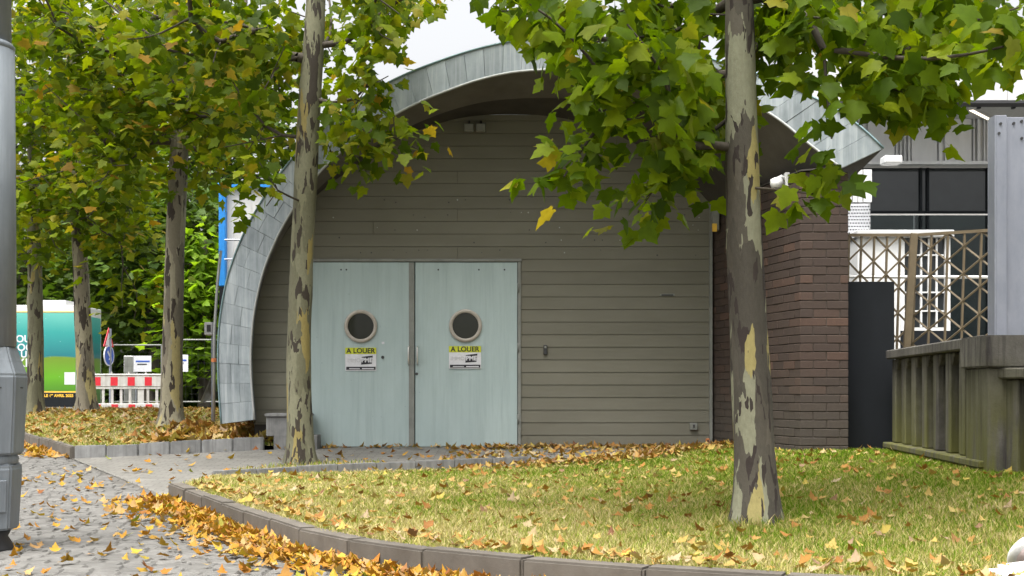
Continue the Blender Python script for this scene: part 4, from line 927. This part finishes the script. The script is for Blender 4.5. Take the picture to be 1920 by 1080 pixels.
def trunk_mesh(name, pts, rad, mat, parent, n=20, rough=.05, flare=.5, seed=0):
    rr = np.random.default_rng(seed); p = np.array(pts, float)
    P_ = resample(np.c_[p, rad], 60); V = []; T = []
    ph = rr.uniform(0, 6.28, 6)
    s = np.r_[0, np.cumsum(np.linalg.norm(np.diff(P_[:, :3], axis=0), axis=1))]
    ker = np.ones(7)/7
    for k in (0, 1): 
        q = np.r_[np.full(3, P_[0, k]), P_[:, k], np.full(3, P_[-1, k])]; P_[:, k] = np.convolve(q, ker, 'valid')
    knob = [(rr.uniform(.8, s[-1]*.8), rr.uniform(0, 6.28), rr.uniform(.08, .2)) for _ in range(9)]
    for i in range(len(P_)):
        for k in range(n):
            a = 2*math.pi*k/n; r = P_[i, 3]*(1+rough*(.5*math.sin(2*a+ph[0]+s[i]*1.1)+.4*math.sin(3*a+ph[1]-s[i]*2.3)+.3*math.sin(5*a+ph[2]+s[i]*4)+.25*math.sin(s[i]*9+ph[3])))
            r *= 1+flare*math.exp(-s[i]/.16)*(1+.35*math.sin(4*a+ph[4])+.2*math.sin(7*a+ph[5]))
            for ks, ka, kh in knob:
                da = math.atan2(math.sin(a-ka), math.cos(a-ka)); r += P_[i, 3]*kh*math.exp(-(da/.5)**2-((s[i]-ks)/.09)**2)
            V.append((P_[i, 0]+r*math.cos(a), P_[i, 1]+r*math.sin(a), P_[i, 2]))
    F_ = [(i*n+k, i*n+(k+1) % n, (i+1)*n+(k+1) % n, (i+1)*n+k) for i in range(len(P_)-1) for k in range(n)]
    F_.append(tuple((len(P_)-1)*n+k for k in range(n)))
    return obj(name, meshdata(name, V, F_, mat, True), parent), P_

def tree(name, label, trunk_px, bark, leafm, twigs, leaf=(.14, .2), per=10, spread=.22, seed=0, limb_from=2.2, nsingle=0, tmpl=T_BIG, group=None, flare=.5, thick=.0052, rough=.05, cat='tree', droop=(.1, 1.0), clear=0, prune=()):
    """trunk_px: (point, radius) from the base up; twigs: array of twig-end positions"""
    base = trunk_px[0][0]
    root = thing(name, label, cat, base, group)
    tr, P_ = trunk_mesh('trunk', [q[0] for q in trunk_px], [q[1] for q in trunk_px], bark, root, seed=seed, flare=flare, rough=rough)
    nodes = [Vector(q[:3]) for q in P_ if q[2] > base[2]+limb_from]; trunkr = [q[3] for q in P_ if q[2] > base[2]+limb_from]
    nt_ = len(nodes); par = [-1]*nt_; arr = np.array([list(q) for q in nodes])
    tw = np.array(twigs)
    if clear:
        px, py = proj(tw); tpx, tpy = proj(P_[:, :3]); o2 = np.argsort(tpy); cx_ = np.interp(py, tpy[o2], tpx[o2])
        tw = tw[~((np.abs(px-cx_) < clear*1.3) & (tw[:, 1] < base[1]+.15) & (py > -60))]
    order = np.argsort(np.min(np.linalg.norm(tw[:, None, :]-arr[None, ::3], axis=2), axis=1))
    NA = list(arr); 
    for i in order:
        A_ = np.array(NA); dv = tw[i]-A_; d = np.linalg.norm(dv, axis=1)
        dd = d*(1+.35*np.clip(-dv[:, 2]/(d+1e-6), -1, 1)*0) + .25*np.clip(A_[:, 2]-tw[i, 2]-1.2, 0, 9)
        j = int(np.argmin(dd)); a, b_ = A_[j], tw[i]; L_ = d[j]; m = max(1, int(L_/.35)); prev = j
        jit = rng.normal(0, .05*L_, 3)
        for k in range(1, m+1):
            f = k/m; q = a*(1-f)+b_*f+jit*math.sin(math.pi*f); q[2] += .16*L_*math.sin(math.pi*f)*(1 if L_ > .5 else .3)
            NA.append(q); par.append(prev); prev = len(NA)-1
    A_ = np.array(NA); pa = np.array(par)
    for _ in range(5):                               # ease the kinks out of the limbs
        sm = np.zeros_like(A_); nc = np.zeros(len(A_)); idx = np.arange(nt_, len(A_)); np.add.at(sm, pa[idx], A_[idx]); np.add.at(nc, pa[idx], 1)
        has = idx[nc[idx] > 0]; A_[has] = .5*A_[has]+.25*A_[pa[has]]+.25*sm[has]/nc[has][:, None]
    NA = list(A_)
    cnt = np.zeros(len(NA))
    for i in range(len(NA)-1, nt_-1, -1): cnt[i] += 1; cnt[par[i]] += cnt[i]
    rad = thick*np.sqrt(cnt+.2); limbs = {}; top_ = list(range(len(NA)))
    for i in range(nt_, len(NA)):
        j = par[i]; top_[i] = i if j < nt_ else top_[j]; mb = limbs.setdefault(top_[i], MB()); r0 = rad[j] if j >= nt_ else min(rad[i]*1.25, trunkr[j]*.7); r0 = min(r0, rad[i]*1.35)
        mb.tube([NA[j], NA[i]], [r0, rad[i]], 5 if rad[i] < .02 else 8, False)
    for mb in limbs.values(): obj('branch', meshdata('branch', mb.v, mb.f, M['twig'], True), root)
    ncl = len(tw); pos = np.repeat(tw, per, axis=0)+rng.normal(size=(ncl*per, 3))*spread*np.array([1, 1, .75])
    ctr = np.repeat(tw, per, axis=0); o_ = pos-ctr; o_[:, 2] = 0
    size = rng.uniform(leaf[0], leaf[1], len(pos)); X, Y, Z = leaf_axes(len(pos), droop, out=o_/.3)
    if clear:
        px, py = proj(pos); tpx, tpy = proj(P_[:, :3]); o2 = np.argsort(tpy); cx_ = np.interp(py, tpy[o2], tpx[o2])
        keep = ~((np.abs(px-cx_+8) < clear) & (pos[:, 1] < base[1]+.05) & (py > -40)); pos, size, X, Y, Z = pos[keep], size[keep], X[keep], Y[keep], Z[keep]
    if prune:
        px, py = proj(pos); keep = np.ones(len(pos), bool)
        for a, b_, r in prune: keep &= (px-a)**2+(py-b_)**2 > r*r
        pos, size, X, Y, Z = pos[keep], size[keep], X[keep], Y[keep], Z[keep]
    single = np.zeros(len(pos), bool)
    if nsingle:
        px, py = proj(pos); vis = (px > 0) & (px < 1920) & (py > 0) & (py < 1080); sc = np.where(vis, size/pos[:, 1], 0)
        single[np.argsort(-sc)[:nsingle]] = True; single &= sc > 0
    k = ~single
    cr = obj('crown', leaves_mesh('crown', pos[k], size[k], leafm, tmpl, (X[k], Y[k], Z[k])), root, None, 'stuff')
    if nsingle:
        lm = single_leaf_meshes(leafm, 8, seed)
        for i in np.where(single)[0]: obj('leaf', lm[i % 8], cr, mat_axes(X[i], Y[i], Z[i], pos[i], size[i]))
    return root
def blobs(lst, dr):
    """lst of (px, py, rx, ry, n) picture regions; each twig gets its own distance within dr"""
    out = []
    for px, py, rx, ry, n in lst:
        for _ in range(n):
            a = random.uniform(0, 2*math.pi); r = math.sqrt(random.random()); d = random.uniform(*dr); out.append(P(px+rx*r*math.cos(a), py+ry*r*math.sin(a), d))
    return [tuple(p) for p in out]
def above(c, R, n, lim=-25):
    """twigs filling the crown's ellipsoid where it is above the picture"""
    out = []
    while len(out) < n:
        q = rand_unit(1)[0]*rng.uniform(.35, 1)**.5*np.array(R)+np.array(c); px, py = proj(q[None])
        if py[0] < lim and q[1] > 1.5: out.append(tuple(q))
    return out
def spray(pts, n, dr, jit=8):
    """twigs strung along a hanging branch given by picture points"""
    q = resample(pts, n-1); d = random.uniform(*dr); return [tuple(P(a+random.uniform(-jit, jit), b+random.uniform(-jit, jit), d+random.uniform(-.15, .15))) for a, b in q]

# near tree, right
d2_ = 7.84
tp = [(P(1422, 985, d2_), .125), (P(1416, 880, d2_), .122), (P(1407, 700, d2_), .116), (P(1398, 500, d2_), .108), (P(1392, 300, d2_), .100), (P(1385, 60, d2_), .090), (P(1386, -200, d2_), .080), (P(1380, -700, d2_+.1), .055), (P(1385, -1150, d2_), .02)]
tp[0][0].z = float(zl1(tp[0][0].x, d2_))-.03
tw = blobs([(1240,40,190,70,26),(1290,160,110,90,20),(1160,110,120,70,16),(1310,260,55,50,7),(1500,40,130,55,18),(1500,50,90,35,11),(1695,112,95,45,18),(1650,30,120,40,10),(1860,40,70,50,9),(1750,10,60,30,4),(980,18,70,20,5),(1040,50,50,40,5),(1330,60,60,60,5)], (7.0, 9.0))
tw += spray([(1150,190),(1110,250),(1075,310),(1045,345)], 6, (7.3, 8.2), 14)+spray([(1290,260),(1260,330),(1220,370),(1190,410)], 6, (7.3, 8.2), 14)+spray([(1530,150),(1560,280),(1540,330),(1525,370)], 5, (7.3, 7.8), 10)
tw += spray([(1620,160),(1665,190),(1710,195),(1760,165)], 6, (7.4, 8.1), 12)+spray([(1700,110),(1740,170),(1700,190)], 4, (7.3, 8), 14)+spray([(1870,60),(1900,120)], 3, (6.6, 7.2), 10)+spray([(1230,240),(1280,320),(1340,300)], 5, (7.5, 8.3), 16)
tw += above((1.45, 8.0, 5.6), (3.4, 3.2, 2.4), 230)
tree('plane_tree', 'nearest plane tree, patchy cream and grey trunk on the front lawn', tp, M['bark2'], M['leafnear'], tw, (.095, .15), 14, .12, 11, 2.0, 300, group='plane trees', flare=.42, rough=.06, clear=52, droop=(.2, 1.8), prune=((1610, 262, 62), (1660, 290, 40), (1500, 200, 42), (1450, 250, 40), (870, 60, 60), (930, 95, 45), (1330, 75, 28), (1480, 300, 25)))
# tree before the doors
d1_ = 14.2
tp = [(P(563, 872, d1_), .150), (P(562, 800, d1_), .140), (P(560, 640, d1_), .135), (P(566, 480, d1_), .128), (P(574, 300, d1_), .128), (P(584, 150, d1_), .120), (P(592, 20, d1_), .105), (P(600, -300, d1_), .08), (P(605, -600, d1_), .03)]
tp[0][0].z = float(zpath(tp[0][0].x, d1_))-.02
tw = blobs([(620,70,60,70,10),(690,60,80,50,12),(700,20,110,30,14),(660,160,60,50,9),(680,230,60,40,9),(500,60,90,60,26),(520,170,70,60,12),(430,110,110,90,30),(640,280,40,25,4),(800,8,60,8,4),(350,60,120,70,24),(470,280,60,40,9)], (13.0, 15.4))
tw += spray([(650,210),(690,260),(730,270),(775,275)], 6, (13.4, 14.2), 8)+spray([(640,240),(650,290),(690,325)], 4, (13.6, 14.2), 8)+spray([(560,330),(520,350),(490,385)], 5, (13.4, 14), 10)+spray([(700,170),(735,150)], 3, (13.5, 14.5), 8)
tw += above((-2.3, 14.3, 6.7), (3.3, 3.2, 2.6), 150, -10)
tree('plane_tree', 'olive-barked plane tree standing before the left door leaf', tp, M['bark1'], M['leaf'], tw, (.105, .16), 12, .19, 22, 2.3, 300, group='plane trees', flare=.35, clear=38, droop=(.2, 1.6), prune=((810, 85, 55), (870, 60, 60), (760, 190, 30), (725, 130, 25)))
# cream trunk on the side lawn
d3_ = 17.7
tp = [(P(320, 806, d3_), .165), (P(322, 740, d3_), .150), (P(324, 600, d3_), .140), (P(329, 450, d3_), .130), (P(334, 320, d3_), .125), (P(338, 200, d3_), .11), (P(342, 0, d3_), .09), (P(345, -350, d3_), .03)]
tp[0][0].z = float(zl2(tp[0][0].x, d3_))-.02
tw = blobs([(300,100,170,110,70),(300,230,150,70,50),(180,130,130,110,50),(430,240,80,60,22),(400,330,50,30,7),(230,320,90,40,18),(480,160,60,90,16),(130,40,110,60,30)], (15.8, 19.6))
tw += above((-4.8, 17.7, 6.6), (3.2, 3, 2), 90, -10)
tree('plane_tree', 'plane tree with cream left side, at the corner of the side lawn', tp, M['bark3'], M['leaf'], tw, (.12, .175), 14, .23, 33, 2.6, 0, group='plane trees', flare=.45, tmpl=T_SMALL)
d4_ = 22.4
tp = [(P(163, 775, d4_), .165), (P(160, 700, d4_), .15), (P(154, 560, d4_), .14), (P(147, 430, d4_), .125), (P(140, 330, d4_), .115), (P(134, 200, d4_), .09), (P(130, 0, d4_), .04)]
tp[0][0].z = float(zl2(tp[0][0].x, d4_))-.02
tw = blobs([(150,260,150,90,60),(110,370,110,60,40),(230,380,70,50,22),(80,140,90,100,30),(210,440,50,40,9)], (20.4, 24.4))+spray([(200,420),(240,480),(270,540),(250,590)], 8, (20.4, 21.4), 18)+spray([(230,430),(215,520),(235,570)], 6, (20.4, 21.4), 14)
tw += above((-7.6, 22.4, 7.2), (3, 3, 2), 40, -10)
tree('plane_tree', 'flecked plane tree just right of the kiosk poster', tp, M['bark3'], M['leaf'], tw, (.13, .19), 14, .27, 44, 2.8, 0, group='plane trees', flare=.4, tmpl=T_SMALL)
d5_ = 23.6
tp = [(P(66, 772, d5_), .16), (P(67, 690, d5_), .145), (P(66, 560, d5_), .13), (P(64, 450, d5_), .12), (P(62, 330, d5_), .10), (P(60, 150, d5_), .05)]
tp[0][0].z = float(zl2(tp[0][0].x, d5_))-.02
tw = blobs([(70,380,80,70,34),(60,470,70,30,12),(60,250,80,90,28),(-60,200,80,200,30)], (21.8, 25.6))+above((-9, 23.6, 7.2), (3, 3, 2), 30, -10)
tree('plane_tree', 'brown-barked plane tree overlapping the kiosk lettering, leftmost of the row', tp, M['bark1'], M['leaf'], tw, (.13, .19), 14, .28, 55, 2.8, 0, group='plane trees', flare=.4, tmpl=T_SMALL)
# background trees
def bgtree(px, d, ytop, w, ybase, lab, leafm, n, trunk=True, lw=.10, nm='background_tree', yl=620):
    b = P(px, ybase, d); b.z = .3; rad = lw
    tp = [(b, rad*1.2), (P(px+3, 600, d), rad), (P(px+2, 450, d), rad*.85), (P(px, (ytop+HOR)/2-60, d), rad*.5)]
    tp = [q for i, q in enumerate(tp) if i == 0 or q[0].z > tp[i-1][0].z+.05]
    tw = []
    cy, ry = (ytop+yl)/2, (yl-ytop)/2
    while len(tw) < n:
        a = rand_unit(1)[0]*rng.uniform(.2, 1)**.4; R = w*d/F
        tw.append((b.x+a[0]*R, d+a[1]*R*.8, CZ+(HOR-cy)*d/F+a[2]*ry*d/F))
    tree(nm, lab, tp, M['barkdark'], leafm, tw, (.20, .32), 16, .42, int(px), 1.6, 0, T_SMALL, 'trees beyond the road', .3, .007)
bgtree(290, 36, 330, 150, 720, 'dark-trunked tree behind the mesh site fence', M['leafdark'], 210, lw=.32, yl=640)
bgtree(382, 34.6, 430, 62, 720, 'bright green tree beside the arch, behind the site fence', M['leafbright'], 120, lw=.12, yl=720)
bgtree(190, 40, 300, 130, 720, 'dark tree behind the kiosk and barrier', M['leafdark'], 190, lw=.2, yl=690)
bgtree(40, 42, 300, 150, 720, 'dark tree behind the kiosk, leftmost in the background', M['leafdark'], 170, lw=.2, yl=640)
bgtree(440, 46, 120, 140, 720, 'tall tree rising behind the site office', M['leafdark'], 190, lw=.2, yl=480)
bgtree(110, 50, -60, 210, 720, 'tall pale green tree far behind the kiosk', M['leaf'], 260, lw=.2, yl=620)
bgtree(300, 50, -40, 200, 720, 'tall green tree far behind the cream trunk', M['leaf'], 260, lw=.2, yl=500)
# hedge closing the view behind the site fence
hq = np.c_[rng.uniform(PX(-60, 37), PX(470, 37), 5200), rng.uniform(35.6, 38.0, 5200), rng.uniform(.3, 1.9, 5200)]
obj('hedge', leaves_mesh('hedge', hq, rng.uniform(.2, .36, 5200), M['leafdark'], T_SMALL, leaf_axes(5200)), None, None, 'stuff')
# weeds at the foot of the tarpaulin
# ------------------------------------------------------------------ grass
def grass(name, poly, zf, dens, hmin, hmax, mat, dmax=99, wmul=1):
    p = np.array([(a[0], a[1]) for a in poly]); x0, y0 = p.min(0); x1, y1 = p.max(0)
    n = int((x1-x0)*(y1-y0)*dens); q = np.c_[rng.uniform(x0, x1, n), rng.uniform(y0, y1, n)]
    q = q[inside(q, poly)]
    if poly is lawn1: q = q[~((q[:, 0] < .2) & (q[:, 1] > np.interp(q[:, 0], [-3.02, -2.0, -1.39, .2], [12.98, 13.55, 13.88, 14.48])-.35))]
    u = 960+q[:, 0]*F/q[:, 1]; k = (u > -120) & (u < 2040); q = q[k]
    kp = rng.random(len(q)) < np.clip((8.0/q[:, 1])**1.1, .12, 1); q = q[kp]; n = len(q)
    z = zf(q[:, 0], q[:, 1])-.004; h = rng.uniform(hmin, hmax, n)*rng.uniform(.6, 1, n); wd = rng.uniform(.0022, .0042, n)*np.clip(q[:, 1]/7, 1, 3.5)*wmul
    a = rng.uniform(0, 6.283, n); ln = rng.uniform(.1, 1.0, n)*h; b = rng.uniform(0, 6.283, n)
    c = np.c_[q, z]; s = np.c_[np.cos(a), np.sin(a), np.zeros(n)]*wd[:, None]
    mid = c+np.c_[np.cos(b)*ln*.35, np.sin(b)*ln*.35, h*.6]; tip = c+np.c_[np.cos(b)*ln, np.sin(b)*ln, h]
    V = np.stack([c-s, c+s, mid+s*.7, mid-s*.7, tip], 1).reshape(-1, 3)
    T = np.array([(0,1,2),(0,2,3),(3,2,4)])[None]+(np.arange(n)*5)[:, None, None]
    return obj(name, fastmesh(name, V, T.reshape(-1, 3), mat), None, None, 'stuff')
tag(grass('front_lawn_grass', lawn1, zl1, 6500, .028, .066, M['grass']), 'short dry grass of the front lawn', 'grass')
tag(grass('side_lawn_grass', lawn2, zl2, 1800, .03, .07, M['grass'], wmul=1.2), 'short yellow grass of the side lawn', 'grass')
for nm_, cx_, cy_, zf_, rr0 in (('trunk_grass', 1.485, 7.84, zl1, .13), ('trunk_grass', -4.70, 17.7, zl2, .17)):
    ring = [(cx_+(rr0+.12)*math.cos(a*.5236), cy_+(rr0+.12)*math.sin(a*.5236)) for a in range(12)]
    tag(grass(nm_, ring, zf_, 5200, .05, .11, M['grass']), 'longer grass tuft round the foot of the nearest trunk' if cy_ < 9 else 'longer grass tuft round the foot of the cream trunk', 'grass')
strip = [(-3.0, 13.10), (-2.0, 13.70), (-1.39, 14.02), (-1.5, 14.3), (-2.2, 14.35), (-2.9, 13.5)]
tag(grass('trunk_weeds', strip, zpath, 1500, .02, .07, M['grass']), 'sparse weeds round the foot of the olive trunk', 'grass')
# ------------------------------------------------------------------ fallen leaves
fall = []   # (x, y, z, size, kind)
def scatter(n, fx, zf, smin=.07, smax=.15, lift=.012, kind=0):
    for _ in range(n):
        q = fx()
        if q is None: continue
        fall.append((q[0], q[1], float(zf(q[0], q[1]))+lift+random.uniform(0, .012), random.uniform(smin, smax), kind))
def on_street():
    x, y = random.uniform(-5, .8), random.uniform(5.9, 15)
    yk = np.interp(x, [p[0] for p in k1], [p[1] for p in k1]); xj = np.interp(y, [11.1, 15.5], [-2.98, -5.33])
    return (x, y) if ((x < -3 or y < yk-.06) and (y < 11.1 or x < xj)) else None
scatter(900, on_street, lambda x, y: zs(y), .028, .072, .005, 1)
k1f = resample(k1[:10], 400)
def gutter():
    i = random.choice(range(5, 300)); t = k1f[i+1]-k1f[i]; t /= np.linalg.norm(t); o = abs(random.gauss(0, .17 if random.random() < .7 else .34))+.01
    return (k1f[i][0]+t[1]*o, k1f[i][1]-t[0]*o)
scatter(2300, gutter, lambda x, y: zs(y), .032, .072, .012, 1)
def gutter2():
    y = random.uniform(15.5, 20); o = abs(random.gauss(0, .3)); return (float(kerbx(y))-o*.9-.02, y-o*.3)
scatter(330, gutter2, lambda x, y: zs(y), .045, .09, .012, 1)
def on_path():
    q = (random.uniform(-5, 2.5), random.uniform(11.5, 16.1)); xj = np.interp(q[1], [11.1, 15.5], [-2.98, -5.33])
    ye = np.interp(q[0], [p[0] for p in edge_line[1:]], [p[1] for p in edge_line[1:]])
    return q if q[0] > xj and (q[1] > ye or q[0] < -3.0) else None
scatter(200, on_path, zpath, .045, .09, .008, 1)
def by_front():
    x = random.uniform(-2.4, 2.5); return (x, 16.1-abs(random.gauss(0, .10))) if random.random() < (.12 if x < -.3 else .8) else None
scatter(700, by_front, zpath, .04, .08, .012, 0)
def back_band():
    x = random.uniform(-.6, 3.2); y = np.interp(x, [p[0] for p in edge_line], [p[1] for p in edge_line])-abs(random.gauss(0, .35))-.02; return (x, y) if random.random() < .25+.75*sst(-.2, 1.4, x) else None
scatter(1400, back_band, lambda x, y: zl1(x, y)+.01, .04, .085, .012, 0)
def on_path_right():
    x = random.uniform(-.8, 2.6); y = random.uniform(14.2, 16.0); ye = np.interp(x, [p[0] for p in edge_line], [p[1] for p in edge_line]); return (x, y) if y > ye else None
scatter(520, on_path_right, zpath, .04, .08, .010, 0)
P1 = np.array(lawn1)
def on_lawn():
    q = (random.uniform(-3, 4.5), random.uniform(5.4, 14.5)); return q if inside(np.array([q]), lawn1)[0] else None
scatter(1700, on_lawn, lambda x, y: zl1(x, y)+.012, .03, .068, .010, 0)
def kerb_lawn():
    i = random.choice(range(0, 380)); t = k1f[i+1]-k1f[i]; t /= np.linalg.norm(t); o = .16+abs(random.gauss(0, .16)); return (k1f[i][0]-t[1]*o, k1f[i][1]+t[0]*o)
scatter(330, kerb_lawn, lambda x, y: zl1(x, y)+.015, .03, .065, .012, 0)
def on_lawn2():
    q = (random.uniform(-11, -3), random.uniform(15.7, 28)); return q if inside(np.array([q]), lawn2)[0] else None
scatter(4600, on_lawn2, lambda x, y: zl2(x, y)+.012, .045, .09, .012, 0)
def near_foot():
    q = (random.uniform(-4.6, -2.95), random.uniform(15.75, 17.4)); return q if inside(np.array([q]), lawn2)[0] else None
scatter(420, near_foot, lambda x, y: zl2(x, y)+.02, .09, .15, .03, 0)
fa = np.array(fall); n = len(fa)
yaw_ = rng.uniform(0, 6.283, n); Yv = np.c_[np.cos(yaw_), np.sin(yaw_), rng.normal(0, .22, n)]; Yv /= np.linalg.norm(Yv, axis=1, keepdims=True)
Zv = rand_unit(n)*.38; Zv[:, 2] += 1; Zv -= (Zv*Yv).sum(1, keepdims=True)*Yv; Zv /= np.linalg.norm(Zv, axis=1, keepdims=True); Xv = np.cross(Yv, Zv)
px, py = proj(fa[:, :3]); vis = (px > 45) & (px < 1915) & (py < 1075); sc = np.where(vis, fa[:, 3]/fa[:, 1], 0)
top = np.zeros(n, bool); top[np.argsort(-sc)[:300]] = True
mats = (M['fallen'], M['fallenyellow'])
for kd_, nm, lb in ((0, 'lawn_leaf_litter', 'brown and orange fallen leaves strewn over the lawns and along the hall'), (1, 'street_leaf_litter', 'yellow and orange fallen leaves drifted along the kerb and over the setts')):
    k = (~top) & (fa[:, 4] == kd_)
    o = obj(nm, leaves_mesh(nm, fa[k, :3], fa[k, 3], mats[kd_], T_BIG, (Xv[k], Yv[k], Zv[k]), -.95), None, None, 'stuff'); tag(o, lb, 'leaves')
fm = []
for kd_ in (0, 1):
    l_ = []
    for i in range(8):
        v, f = T_BIG; rr = np.random.default_rng(i+90+kd_); cu, fo, tw_ = rr.uniform(-.95, -.1), rr.uniform(-.75, .3), rr.normal(0, .3)
        zc_ = -cu*v[:, 1]*np.abs(v[:, 1])-fo*np.abs(v[:, 0])+tw_*v[:, 0]*v[:, 1]*2; l_.append(fastmesh('fallen_leaf', np.c_[v, zc_-zc_.min()*.5], f, mats[kd_]))
    fm.append(l_)
for i in np.where(top)[0]:
    o = obj('fallen_leaf', fm[int(fa[i, 4])][i % 8], None, mat_axes(Xv[i], Yv[i], Zv[i], fa[i, :3], fa[i, 3]))
    if fa[i, 4]: tag(o, 'single yellow or orange plane leaf fallen on the street setts', 'leaf', 'fallen leaves on the street')
    else: tag(o, 'single brown or orange plane leaf fallen on the front lawn', 'leaf', 'fallen leaves on the lawn')
